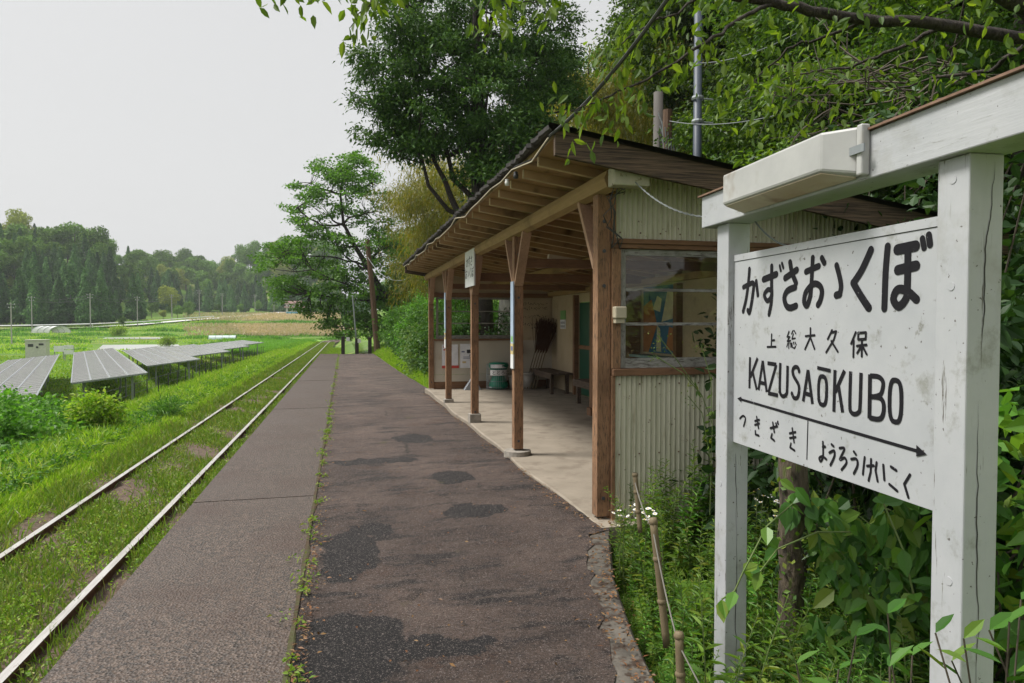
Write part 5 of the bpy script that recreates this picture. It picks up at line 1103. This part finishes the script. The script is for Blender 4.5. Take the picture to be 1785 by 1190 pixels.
# overhanging cherry
oc = thing('overhanging_cherry', 'overhanging cherry limb with bright leaves across the top of the view', 'tree', (6.2, 2.2, -.3))
rng = np.random.default_rng(88); wood = MB(); tips = []
def pl(pts, r0, r1): 
    P = np.array([tuple(PW(*p)) for p in pts]); t_ = np.linspace(0, 1, len(P)); tt = np.linspace(0, 1, len(P) * 4); Q = np.stack([np.interp(tt, t_, P[:, i]) for i in range(3)], -1)
    Q[1:-1] = (Q[:-2] + Q[1:-1] * 2 + Q[2:]) / 4; Q += rng.standard_normal(Q.shape) * .006; wood.tube(Q, np.linspace(r0, r1, len(Q)), 8, False); return Q
wood.tube([(6.2, 2.0, -.4), (6.1, 2.0, 1.2), (5.9, 2.1, 2.6), tuple(PW(2000, 60, 4.6))], [.24, .2, .17, .1], 12, False)
q1 = pl([(2000,60,4.6),(1785,78,4.4),(1640,50,4.3),(1500,42,4.2),(1400,24,4.1),(1320,8,4.1),(1230,-8,4.0),(1100,-40,4.0),(900,-70,4.0),(700,-55,4.0),(560,-25,4.0),(470,-12,4.0)], .044, .006)
q2 = pl([(2000,60,4.6),(1800,30,4.0),(1720,-10,3.8),(1650,-60,3.6)], .07, .03)
q3 = pl([(1340,14,4.1),(1290,35,4.0),(1240,70,3.9),(1180,110,3.8),(1110,150,3.8),(1040,182,3.75),(985,196,3.7)], .013, .003)
q4 = pl([(1225,-8,4.0),(1180,30,3.9),(1130,45,3.9),(1090,75,3.8),(1060,100,3.8)], .009, .002)
q5 = pl([(700,-55,4.0),(660,-5,3.9),(645,20,3.8),(610,55,3.8)], .007, .002)
q6 = pl([(880,-70,4.0),(860,-20,3.9),(850,30,3.8),(848,60,3.8)], .006, .002)
q7 = pl([(1000,-60,4.0),(960,-15,3.9),(930,10,3.8),(880,15,3.8)], .006, .002)
q8 = pl([(1500,42,4.2),(1440,70,4.3),(1370,85,4.4),(1320,140,4.5),(1290,160,4.6)], .012, .003)
q9 = pl([(1640,50,4.3),(1560,90,4.6),(1480,120,4.8),(1400,130,5.0),(1330,150,5.2)], .016, .003)
q10 = pl([(1785,78,4.4),(1720,130,4.7),(1620,140,5.0),(1520,170,5.2)], .02, .004)
def hang(Q, n, sp_, L=.074, below=.6):
    n = int(n * 1.3)
    i = rng.integers(0, len(Q), n); P = Q[i] + rng.standard_normal((n, 3)) * sp_; P[:, 2] -= np.abs(rng.standard_normal(n)) * sp_ * below
    Dv = unit(rng.standard_normal((n, 3)) * .55 + [0, 0, -.75]); N = unit(rng.standard_normal((n, 3)))
    s_ = rng.uniform(.7, 1.2, n); return P, Dv, N, L * s_, L * .5 * s_
lv = MB()
for Q, n, sp_ in ((q1[-14:], 120, .055), (q1[-34:-16], 60, .06), (q3[8:], 120, .085), (q4, 60, .08), (q5, 60, .055), (q6, 50, .06), (q7, 90, .07), (q8[6:], 90, .14), (q9[8:], 130, .17), (q10[6:], 70, .18), (q1[8:26], 50, .12), (q2, 70, .15)): lv.leaves(*hang(Q, n, sp_), .18, True, .1)
wood.build('branches', M['darkbark'], oc, True); lv.build('foliage', M['cherrynear'], oc)

# ------------------------------------------------------------------ bushes and hedges
def bush(name, seed, c, rx, ry, rz, n, m, L, W, mt, label, group=None, fine=False, up=.4, rad=.3):
    rng = np.random.default_rng(seed); root = thing(name, label, 'bush', (c[0], c[1], c[2]), group)
    C, O = lobepts(rng, [(c[0], c[1], c[2] + rz * .75, rx, ry, rz, n)]); C[:, 2] = np.maximum(C[:, 2], c[2] + .05)
    st = MB()
    for i in range(0, n, 3): limb(st, rng, (c[0] + rng.normal(0, .1), c[1] + rng.normal(0, .1), c[2] - .1), C[i], .014, .004, 5, .12, 4)
    st.build('stems', M['twig'], root); lb_ = MB(); clump(lb_, rng, C, m, rad, L, W, up, .7, .15, O, .9, .12, fine); lb_.build('foliage', M[mt], root); return root
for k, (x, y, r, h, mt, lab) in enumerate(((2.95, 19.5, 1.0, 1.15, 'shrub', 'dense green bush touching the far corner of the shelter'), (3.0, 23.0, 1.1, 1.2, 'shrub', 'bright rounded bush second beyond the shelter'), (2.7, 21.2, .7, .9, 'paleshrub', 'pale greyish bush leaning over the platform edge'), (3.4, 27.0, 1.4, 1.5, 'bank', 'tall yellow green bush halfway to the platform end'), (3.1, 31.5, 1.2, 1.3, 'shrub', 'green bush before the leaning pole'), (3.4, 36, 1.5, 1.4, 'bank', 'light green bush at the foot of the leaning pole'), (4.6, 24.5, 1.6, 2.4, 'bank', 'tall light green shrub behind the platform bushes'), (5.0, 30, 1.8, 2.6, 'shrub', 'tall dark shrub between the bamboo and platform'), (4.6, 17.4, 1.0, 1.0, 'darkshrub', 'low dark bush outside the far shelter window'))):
    bush('bush', 100 + k, (x, y, zg(x, y) - .1), r, r * 1.3, h, int(70 * r), 130, .10, .055, mt, lab, 'bushes along the platform')
# behind the sign
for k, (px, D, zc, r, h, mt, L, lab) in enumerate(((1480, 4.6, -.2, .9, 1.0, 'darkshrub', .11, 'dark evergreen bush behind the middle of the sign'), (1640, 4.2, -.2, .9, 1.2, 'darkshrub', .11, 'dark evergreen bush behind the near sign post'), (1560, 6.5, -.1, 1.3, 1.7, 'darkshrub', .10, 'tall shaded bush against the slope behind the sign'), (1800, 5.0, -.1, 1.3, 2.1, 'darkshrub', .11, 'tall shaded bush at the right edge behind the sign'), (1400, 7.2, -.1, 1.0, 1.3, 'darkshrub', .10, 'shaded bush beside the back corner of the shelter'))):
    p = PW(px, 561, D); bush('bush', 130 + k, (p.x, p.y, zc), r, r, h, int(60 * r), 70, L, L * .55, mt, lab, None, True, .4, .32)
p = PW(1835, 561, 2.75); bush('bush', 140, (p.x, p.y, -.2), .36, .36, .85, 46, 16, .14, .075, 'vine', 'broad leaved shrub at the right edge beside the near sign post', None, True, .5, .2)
# front right leafy shoots
p = PW(1640, 561, 1.5); rng = np.random.default_rng(150); root = thing('camellia_shoots', 'glossy pointed young shoots in front of the near sign post', 'shrub', (p.x, p.y, -.2)); st = MB(); lb_ = MB()
for px, D, py in ((1395,1.75,1165),(1500,1.55,1115),(1555,1.7,1075),(1600,1.5,1150),(1640,1.4,1110),(1690,1.45,1120),(1735,1.4,1105),(1770,1.35,1090),(1560,1.4,1170),(1790,1.5,1050),(1470,1.6,1175),(1670,1.6,1160)):
    tp = np.array(PW(px, py, D)); bs = tp + rng.standard_normal(3) * [.12, .12, 0]; bs[2] = -.25; P = limb(st, rng, bs, tp, .004, .002, 9, .04, 5)
    for k in range(12):
        f = 1 - (k / 12) * .55; q = np.array([np.interp(f, np.linspace(0, 1, 9), P[:, i]) for i in range(3)]); a = k * 2.4; d = unit(np.array([math.cos(a), math.sin(a), rng.uniform(.2, .9)])); lb_.leaves([q], [d], [unit(np.array([0, 0, 1.]) + rng.standard_normal(3) * .3)], rng.uniform(.055, .085), rng.uniform(.024, .034), .15, True, .1)
st.build('stems', M['twig'], root); lb_.build('foliage', M['vine'], root)
# log post, mesh fence and vine
p = PW(1385, 561, 3.35); lg = thing('log_post', 'rotting mossy log post standing behind the sign board', 'post', (p.x, p.y, -.3))
rr = np.random.default_rng(5); zz = np.linspace(-.4, 1.02, 12); MB().tube([(p.x + .01 * rr.standard_normal(), p.y + .01 * rr.standard_normal(), z) for z in zz], .07 + .012 * rr.standard_normal(12), 12).build('log', M['logwood'], lg, True)
mb = MB(); q = rr.uniform(-.2, 1, 200); a = rr.uniform(0, 6.28, 200); mb.leaves(np.stack([p.x + .085 * np.cos(a), p.y + .085 * np.sin(a), q], -1), unit(rr.standard_normal((200, 3))), rr.standard_normal((200, 3)), .035, .022, .1); tag(mb.build('lichen_scales', M['weed'], lg), kind='stuff')  # lichen growing on the log, shaped as small scattered leaves
f0, f1 = PW(1385, 561, 3.35), PW(1900, 561, 2.75); wf = thing('wire_fence', 'rusty hexagonal wire mesh fence under the climbing vine behind the sign', 'fence', (f0.x, f0.y, -.3)); mb = MB(); fd = (f1 - f0); fL = fd.length; fd.normalize()
for k in range(int(fL / .05)):
    z = np.arange(-.25, .7, .04); o_ = .02 * ((np.arange(len(z)) + k) % 2); P = np.stack([f0.x + fd.x * (k * .05 + o_), f0.y + fd.y * (k * .05 + o_), z], -1); mb.tube(P, .0016, 3, False)
mb.build('mesh', M['darkgrey'], wf)
for s_ in (1.0, fL * .98): MB().tube([(f0.x + fd.x * s_, f0.y + fd.y * s_, -.4), (f0.x + fd.x * s_, f0.y + fd.y * s_, .75)], .03, 8).build('post', M['poleold'], wf)
rng = np.random.default_rng(160); vn = thing('climbing_vine', 'broad heart leaved vine climbing the fence behind the sign board', 'vine', (f0.x + .5 * fd.x, f0.y + .5 * fd.y, -.2)); st = MB(); lb_ = MB(); nrm_ = np.array([-fd.y, fd.x, 0.]); nrm_ = nrm_ if nrm_[0] < 0 else -nrm_
for k in range(16):
    s0 = rng.uniform(.34, fL * .95); q = [np.array([f0.x + fd.x * s0, f0.y + fd.y * s0, -.2])]; d = np.array([rng.normal(0, .3), rng.normal(0, .3), 1.])
    for i in range(12): d = unit(d + rng.standard_normal(3) * .3 + [0, 0, .1]); nx_ = q[-1] + d * .085; off = (nx_ - np.array(f0)) @ nrm_; nx_ = nx_ - nrm_ * (off - np.clip(off, -.05, .14)); q.append(nx_)
    st.tube(q, np.linspace(.005, .002, 13), 4, False)
    for i in range(1, 13):
        for j in range(6): lb_.leaves([q[i] + nrm_ * rng.uniform(0, .06) + rng.standard_normal(3) * .03], [unit(np.array(fd) * rng.normal(0, .7) + nrm_ * .35 + np.array([0, 0, -.6]))], [unit(nrm_ * .8 + np.array([0, 0, .7]) + rng.standard_normal(3) * .3)], rng.uniform(.03, .125), rng.uniform(.025, .08), .16, True, .15)
for pts_ in ([(1385,880,3.2),(1340,920,2.95),(1300,1000,2.9),(1285,1035,2.9),(1262,1050,2.9)], [(1500,930,3.),(1430,930,3.),(1360,960,3.),(1330,1000,3.)], [(1545,880,2.7),(1580,960,2.6),(1600,1040,2.6)]):
    P = np.array([tuple(PW(*q)) for q in pts_]); st.tube(P, .004, 5, False)
    for q in P:
        for j in range(2): lb_.leaves([q], [unit(rng.standard_normal(3) + [0, 0, -.3])], [unit(np.array([-.5, -.5, .7]) + rng.standard_normal(3) * .2)], rng.uniform(.07, .10), .06, .12, True, .1)
st.build('stems', M['stem'], vn); lb_.build('foliage', M['vine'], vn)
# bamboo stakes with string
stk = []
for k, (px, pyt, pyb, D, r, lab) in enumerate(((1187, 1108, 1300, 2.62, .017, 'nearest short bamboo stake beside the kerb'), (1140, 905, 1095, 3.05, .017, 'thick jointed bamboo stake in the middle of the row'), (1108, 826, 900, 3.9, .014, 'farthest bamboo stake among the white daisies'))):
    tpp = PW(px, pyt, D); bt = PW(px + (26 if k == 1 else 10), pyb, D - .05); s_ = thing('bamboo_stake', lab, 'stake', tuple(bt), 'bamboo stakes along the platform kerb'); 
    P = np.linspace(np.array(bt) - [0, 0, .1], np.array(tpp), 10); MB().tube(P, r, 9).build('cane', M['stake'], s_, True)
    for f in (.35, .68, .97): q = P[0] + (P[-1] - P[0]) * f; MB().lathe(tuple(q), [(r, -.012), (r + .004, -.004), (r + .004, .004), (r, .012)], 9).build('joint', M['stake'], s_, True)
    stk.append(np.array(tpp) - [0, 0, .05])
mb = MB(); mb.tube(sag(stk[2], stk[1], .03), .003, 5).tube(sag(stk[1], stk[0], .03), .003, 5).tube(sag(stk[0], stk[0] + [.05, -.7, -.35], .02), .003, 5); tag(mb.build('string', M['rope']), 'grey string tied along the bamboo stakes', 'string')

# ------------------------------------------------------------------ weeds in the bed beside the platform
def weed_proto(seed, H, nl, L, W, mt='weed', flower=False):
    rng = np.random.default_rng(seed); r = thing('flowering_weed' if flower else 'leafy_weed', 'weed', 'plant'); st = MB(); lf = MB(); fl_ = MB(); yl = MB()
    for s_ in range(3 if not flower else 4):
        lean = rng.standard_normal(2) * .12 * H; base = rng.standard_normal(2) * .05; t_ = np.linspace(0, 1, 7); h = H * rng.uniform(.65, 1)
        P = np.stack([base[0] + lean[0] * t_ ** 1.6, base[1] + lean[1] * t_ ** 1.6, h * t_], -1); st.tube(P, np.linspace(.004, .0015, 7), 4, False)
        k = np.arange(nl); f = .12 + .88 * k / nl; Q = np.stack([np.interp(f, t_, P[:, i]) for i in range(3)], -1); a = k * 2.39996 + rng.uniform(0, 6)
        Dv = unit(np.stack([np.cos(a), np.sin(a), np.interp(f, [0, 1], [.1, 1.0]) + 0 * a], -1)); N = unit(np.stack([0 * a, 0 * a, 1 + 0 * a], -1) + rng.standard_normal((nl, 3)) * .25)
        ln = L * np.interp(f, [0, .4, 1], [1.0, 1.1, .45]) * rng.uniform(.8, 1.2, nl); lf.leaves(Q, Dv, N, ln, ln * W, .12, True, .3)
        if flower:
            for q in range(3):
                c = P[-1] + rng.standard_normal(3) * [.05, .05, .03] + [0, 0, .02]; st.tube([P[-2], c], .001, 3, False); a2 = np.arange(14) * PI / 7; dd = np.stack([np.cos(a2), np.sin(a2), .1 + 0 * a2], -1)
                tilt = np.array(Matrix.Rotation(rng.uniform(0, .6), 3, Vector((rng.normal(), rng.normal(), .01)).normalized())); V = []
                k_ = np.repeat(np.where(np.arange(28) % 2, 1., .72), 1); a3 = np.arange(28) * PI / 14; rim = np.stack([.017 * k_ * np.cos(a3), .017 * k_ * np.sin(a3), .003 * k_], -1) @ tilt.T + c
                i_ = np.arange(28); pm = MB().add(np.concatenate([c[None], rim]), [np.stack([0 * i_, 1 + i_, 1 + (i_ + 1) % 28], -1)]).build('flower', M['petal'], r)
                MB().lathe(tuple(c + [0, 0, .0015]), [(.0055, 0), (.005, .003), (0, .005)], 8).build('flower_centre', M['pollen'], pm)
    st.build('stems', M['stem'], r); lf.build('foliage', M[mt], r)
    return r
wps = [weed_proto(201, .55, 34, .085, .22), weed_proto(202, .7, 42, .095, .20), weed_proto(203, .42, 26, .075, .42), weed_proto(204, .62, 38, .08, .26, 'bank')]
rng = np.random.default_rng(210); k = 0; placed = []
while k < 215:
    y = rng.uniform(1.9, 4.72); x = xright(y) + .0 + rng.uniform(0, 1) ** 1.3 * 1.6
    if abs((x - SL.x) * sdx.y - (y - SL.y) * sdx.x) < .08 and y < SL.y + .1: continue
    if y < 2.35 and x < 1.4: continue
    sc_ = np.interp(y, [1.9, 2.8, 4.7], [.55, .8, 1.0]) * rng.uniform(.6, 1.2) * np.interp(x - xright(y), [0, .35], [.45, 1])
    o = wps[k] if k < 4 else dup(wps[int(rng.integers(0, 4))], (0, 0, 0)); o.location = (x, y, zg(x, y) - .02); o.rotation_euler = (rng.normal(0, .08), rng.normal(0, .08), rng.uniform(0, 6)); o.scale = (sc_,) * 3
    o['label'] = 'green leafy weed crowded in the bed between kerb and sign'; o['group'] = 'weeds in the bed beside the platform'; k += 1
fp_ = weed_proto(220, .75, 22, .06, .25, 'weed', True)
for k, (px, D, s) in enumerate(((1112, 4.2, .95), (1098, 4.3, .85), (1330, 4.2, .95))):
    p = PW(px, 561, D); o = fp_ if k == 0 else dup(fp_, (0, 0, 0)); o.location = (p.x, p.y, zg(p.x, p.y)); o.scale = (s,) * 3; o.rotation_euler = (0, 0, k * 1.3); o['label'] = 'white flowering daisy weed below the corrugated wall'; o['group'] = 'daisy weeds below the corrugated wall'
p = PW(1280, 561, 2.62); o = dup(wps[1], (p.x - .02, p.y, -.2), .5, .98, 'tall bright weed growing right before the left sign post', 'weeds in the bed beside the platform'); o = dup(wps[0], (p.x + .16, p.y - .12, -.2), 2.5, 1.0, 'bright weed at the foot of the left sign post', 'weeds in the bed beside the platform')
# tall thin weed in front of the window
rng = np.random.default_rng(230); tw_ = thing('wispy_weed', 'tall wispy seeding weed arching in front of the shelter window', 'plant', tuple(PW(1240, 900, 4.3))); st = MB(); lf = MB()
for path in ([(1240,900,4.3),(1243,740,4.3),(1225,690,4.3),(1175,620,4.3),(1145,582,4.3)], [(1243,740,4.3),(1240,660,4.3),(1225,610,4.3),(1222,600,4.3)], [(1225,690,4.3),(1190,650,4.3),(1150,625,4.3),(1142,618,4.3)], [(1240,800,4.3),(1225,720,4.3),(1200,690,4.3)]):
    P = np.array([tuple(PW(*q)) for q in path]); st.tube(P, .003, 4, False); e_ = P[-1]; e2 = P[-1] - P[-2]
    for j in range(22): c = e_ - e2 * rng.uniform(0, .7) + rng.standard_normal(3) * .03; lf.leaves([c], [unit(rng.standard_normal(3))], [unit(rng.standard_normal(3))], .014, .010, .1)
    for j in range(7): c = P[0] + (P[1] - P[0]) * rng.uniform(.2, 1); lf.leaves([c], [unit(rng.standard_normal(3) + [0, 0, -.3])], [unit(rng.standard_normal(3))], .045, .02, .1, True)
st.build('stems', M['stem'], tw_); lf.build('foliage', M['weed'], tw_)

# ------------------------------------------------------------------ grass and ground cover
def blades(name, X, Y, h, w_, mat, label, cat, lean=.35, z=None, k2=0):
    n = len(X); Z = np.where((X > -4.25) & (X < -1), -.86 + slope(Y), zground(X, Y)) if z is None else z; P = np.stack([X, Y, Z - .02], -1); Dv = unit(RNG.standard_normal((n, 3)) * lean + [0, 0, 1]); mb = MB(); mb.leaves(P, Dv, RNG.standard_normal((n, 3)), h, w_, .0, False, .18)
    return tag(mb.build(name, mat), label, cat, kind='stuff')
def lnY(n, a, b): return a * (b / a) ** RNG.uniform(0, 1, n)
n = 300000; Y = lnY(n, 1.6, 120) ; X = -3.75 - np.abs(RNG.standard_normal(n)) * np.interp(Y, [0, 15, 60], [1.6, 2.2, 2.4])
pn = np.sin(X * 2.3 + np.sin(Y * 1.1)) * np.sin(Y * 1.9 + X) + RNG.normal(0, .5, n); ok = (pn > -.7) & (X > -11); X, Y, pn = X[ok], Y[ok], pn[ok]
h = np.interp(-X, [3.7, 4.3, 6], [.10, .24, .42]) * RNG.uniform(.5, 1.3, len(X)) * (1 + .25 * pn); blades('grass', X, Y, h, np.interp(Y, [2, 10, 50, 120], [.008, .018, .05, .10]), M['grass'], 'bright green grass on the bank left of the track', 'grass')
n = 200000; Y = lnY(n, 1.6, 110); X = RNG.uniform(-3.9, -1.22, n); d = np.minimum(np.abs(X - RX[0]), np.abs(X - RX[1])); pn = np.sin(X * 3 + Y * .7) * np.sin(Y * 1.3) + .6 * np.sin(Y * 3.1 + X * 5) + RNG.normal(0, .6, n)
ok = (pn > -.15) & (d > .05); X, Y = X[ok], Y[ok]; blades('track_grass', X, Y, RNG.uniform(.05, .22, len(X)) * np.where((X < -3.3) | (X > -1.75), 1.5, 1), np.interp(Y, [2, 10, 50, 110], [.006, .014, .04, .08]), M['trackweed'], 'sparse grass and weeds growing between and beside the rails', 'grass', .45, -.835 + slope(Y))
# small leafed weeds on track and bank
def cover(name, X, Y, m, rad, L, W, mat, label, zoff, up=.55, z=None):
    Z = (zground(X, Y) if z is None else z) + zoff; mb = MB(); clump(mb, RNG, np.stack([X, Y, Z], -1), m, rad, L, W, up, .5, .15); return tag(mb.build(name, mat), label, 'weeds', kind='stuff')
n = 9000; Y = lnY(n, 1.6, 60); X = RNG.uniform(-3.9, -1.3, n); pn = np.sin(X * 3 + Y * .7) * np.sin(Y * 1.3) + RNG.normal(0, .6, n); d = np.minimum(np.abs(X - RX[0]), np.abs(X - RX[1])); ok = (pn > 0) & (d > .09); X, Y = X[ok], Y[ok]
cover('track_weeds', X, Y, 10, .07, .035, .02, M['trackweed'], 'low leafy weeds scattered over the track bed', .04, z=-.835 + slope(Y))
n = 3600; Y = lnY(n, 3, 60); X = -4.3 - np.abs(RNG.standard_normal(n)) * 1.6; cover('bank_weeds', X, Y, 16, .18, .07, .045, M['bank'], 'leafy ground cover on the bank left of the track', .16)
# lush thicket lower left
n = 3000; px = RNG.uniform(-320, 270, n); D = RNG.uniform(8, 17.5, n); t_ = (px - 892.5) / 1190; X = t_ * D * CO + D * SI; Y = D * CO - t_ * D * SI
ok = (X < -5.3) & (X > -14); X, Y = X[ok], Y[ok]; zt = zground(X, Y); top = np.interp(-X, [5.4, 6.5, 8.5, 13], [.15, .75, 1.9, 2.35]) * (.62 + .18 * np.sin(X * 1.3 + Y * .9) + RNG.uniform(0, .30, len(X))) * np.interp(px[ok], [150, 270], [1, .35])
mb = MB(); rng = np.random.default_rng(61)
C = np.concatenate([np.stack([X, Y, zt + top * f], -1) for f in (.97, .8, .58, .35)]); clump(mb, rng, C, 24, .24, .125, .085, .55, .6, .25, None, .6, .14)
tag(mb.build('thicket_leaves', M['bank']), 'lush leafy undergrowth spreading over the bank at lower left', 'undergrowth', kind='stuff')
for k, (px, py, D, r, lab) in enumerate(((-5, 668, 13, .4, 'tall leafy bush at the left edge before the panels'), (160, 684, 15, .42, 'low yellow green bush below the widest solar array'), (285, 722, 17.4, .28, 'dark grassy clump on the bank above the rails'))):
    p = PW(px, py, D); g = zg(p.x, p.y); bush('bush', 170 + k, (p.x, p.y, g - .1), r, r, max(p.z - g, .3) * .45 + .2, int(70 * r) + 14, 60, .10 if k < 2 else .22, .06 if k < 2 else .02, 'bank' if k != 1 else 'grass', lab, None, False, .45, .25)
mb = MB(); rng = np.random.default_rng(300); PX_, DD_, HH_ = [], [], []
for D0, wd, h_, a_, b_, n_ in ((94, .6, .5, -100, 150, 1500), (120, 1.0, .4, -200, 160, 2500), (120, 1.0, .5, 330, 560, 2200), (128, .7, .5, -50, 165, 1500), (135, .7, .7, -200, 165, 2500), (135, 1.0, .8, 305, 600, 2500), (151, 1.3, .8, -250, 640, 5500), (163, 1.0, .9, -250, 330, 4000), (190, 2, .9, 200, 640, 4000), (112, .6, .5, 330, 560, 2000)):
    p_ = rng.uniform(a_, b_, n_); PX_.append(p_); DD_.append(D0 + rng.normal(0, wd, n_) + 2.0 * np.sin(p_ * .011 + D0)); HH_.append(h_ * rng.uniform(.4, 1.2, n_) * (.6 + .5 * np.sin(p_ * .05 + D0)))
PX_, DD_, HH_ = map(np.concatenate, (PX_, DD_, HH_)); t_ = (PX_ - 892.5) / 1190; DD_ = np.where((PX_ > 160) & (PX_ < 330) & (DD_ < 119), DD_ + 30, DD_); X = t_ * DD_ * CO + DD_ * SI; Y = DD_ * CO - t_ * DD_ * SI; n = len(X)
mb.leaves(np.stack([X, Y, zground(X, Y) - .05], -1), unit(rng.standard_normal((n, 3)) * .35 + [0, 0, 1]), rng.standard_normal((n, 3)), np.maximum(HH_, .15), .22, 0)
tag(mb.build('bund_grass', M['bank']), 'dark tall grass along the banks between the far fields', 'grass', kind='stuff')
n = 40000; D = rng.uniform(85, 215, n); px = rng.uniform(-200, 420, n); t_ = (px - 892.5) / 1190; X = t_ * D * CO + D * SI; Y = D * CO - t_ * D * SI; ok = ~(((D > 95) & (D < 118) & (px > 160) & (px < 330)) | ((D > 134) & (D < 150) & (px > 170) & (px < 300))) & (np.sin(X * .13) * np.sin(Y * .21) + rng.normal(0, .4, n) > -.2); X, Y = X[ok], Y[ok]
mb = MB(); mb.leaves(np.stack([X, Y, zground(X, Y) - .03], -1), unit(rng.standard_normal((len(X), 3)) * .4 + [0, 0, 1]), rng.standard_normal((len(X), 3)), rng.uniform(.15, .5, len(X)), .16, 0)
tag(mb.build('far_meadow_grass', M['grass']), 'rough green grass over the far meadows', 'grass', kind='stuff')
mb = MB(); rng = np.random.default_rng(301); nt_ = 420; Yt = lnY(nt_, 4, 60); Xt = -4.5 - np.abs(rng.standard_normal(nt_)) * 1.5; k_ = 46
Zt = np.where(Xt > -4.25, -.86 + slope(Yt), zground(Xt, Yt)); P = np.repeat(np.stack([Xt, Yt, Zt], -1), k_, 0) + rng.standard_normal((nt_ * k_, 3)) * [.07, .07, 0]; hh = np.repeat(rng.uniform(.28, .75, nt_), k_) * rng.uniform(.5, 1.1, nt_ * k_)
mb.leaves(P, unit(rng.standard_normal(P.shape) * .38 + [0, 0, 1]), rng.standard_normal(P.shape), hh, np.repeat(np.interp(Yt, [4, 15, 60], [.010, .02, .05]), k_), 0, False, .35)
tag(mb.build('tall_grass', M['grass']), 'arching tufts of tall grass on the bank left of the rails', 'grass', kind='stuff')
# valley meadow blades so that the near field is not flat
n = 60000; Y = lnY(n, 14, 90); X = -8.5 - RNG.uniform(0, 1, n) ** 1.2 * 45; blades('meadow_grass', X, Y, RNG.uniform(.15, .4, n), np.interp(Y, [14, 90], [.03, .1]), M['grass'], 'green meadow grass around the solar arrays', 'grass')
# grass under the bushes on the right and along joints
n = 30000; Y = lnY(n, 15.5, 48); X = xright(np.minimum(Y, PE)) + np.abs(RNG.standard_normal(n)) * .5 - .03; blades('verge_grass', X, Y, RNG.uniform(.1, .38, n) * np.interp(X - xright(np.minimum(Y, PE)), [0, .3], [.4, 1]), np.interp(Y, [15, 48], [.015, .035]), M['grass'], 'bright verge grass between the platform and bushes', 'grass')
n = 16000; Y = RNG.uniform(40, 75, n); X = RNG.uniform(-1.3, 4, n); blades('end_grass', X, Y, RNG.uniform(.1, .35, n), .04, M['grass'], 'grass beyond the end of the platform', 'grass', z=np.where(X < 1, -.75, -.3) + slope(Y) + .0)
n = 22000; Y = lnY(n, 1.7, 4.8); X = xright(Y) + .05 + RNG.uniform(0, 1, n) * 2.2; pn = np.sin(X * 5 + Y * 3) * np.sin(Y * 4.1) + RNG.normal(0, .6, n); ok = pn > -.2; X, Y = X[ok], Y[ok]; blades('bed_grass', X, Y, RNG.uniform(.05, .22, len(X)), .006, M['weed'], 'fine grass under the weeds beside the platform', 'grass', .5)
mb = MB(); rng = np.random.default_rng(9)
ys_ = np.concatenate([rng.uniform(2.2, 12, 62), rng.uniform(12, 39, 80)]); C = np.stack([XS + .03 + rng.normal(0, .022, 142), ys_, slope(ys_) + .015], -1); clump(mb, rng, C, 16, np.where(rng.random(142) < .6, rng.uniform(.012, .03, 142), .06), .032, .013, .5, .5, .2)
tag(mb.build('joint_weeds', M['trackweed']), 'small weeds sprouting from the mossy joint in the platform', 'weeds', kind='stuff')
# fallen leaves
n = 2600; Ya = np.concatenate([RNG.uniform(4.8, 15, 700), lnY(900, 2.0, 4.9), lnY(1000, 2.3, 30)]); Xa = np.concatenate([1.78 - np.abs(RNG.standard_normal(700)) * .06, xright(Ya[700:1600]) + RNG.normal(.02, .10, 900), np.where(RNG.random(1000) < .7, XS + .03 + np.abs(RNG.standard_normal(1000)) * .05, RNG.uniform(-.2, 1.5, 1000))])
Za = np.where(Xa < xright(Ya), slope(Ya) + .008, zground(Xa, Ya) + .02); Za = np.where((Xa > 1.80) & (Ya > 4.6) & (Ya < 15.2), FZ + .008, Za); mb = MB(); mb.leaves(np.stack([Xa, Ya, Za + RNG.uniform(0, .012, n)], -1), unit(RNG.standard_normal((n, 3)) * [1, 1, .15]), unit(RNG.standard_normal((n, 3)) * .35 + [0, 0, 1]), RNG.uniform(.012, .04, n), RNG.uniform(.006, .015, n), .2)
tag(mb.build('leaf_litter', M['litter']), 'dry brown fallen leaves gathered along the platform edges', 'fallen leaves', kind='stuff')

# ------------------------------------------------------------------ the air
m_, n_t, o_t = newmat('valley_air'); pv = n_t.nodes.new('ShaderNodeVolumePrincipled'); pv.inputs['Color'].default_value = (.86, .90, .95, 1); pv.inputs['Density'].default_value = .00028; n_t.links.new(pv.outputs[0], o_t.inputs['Volume'])
hz_ = MB().box(-745, 420, -16, 785, -10, 75).build('haze', m_); hz_['kind'] = 'stuff'
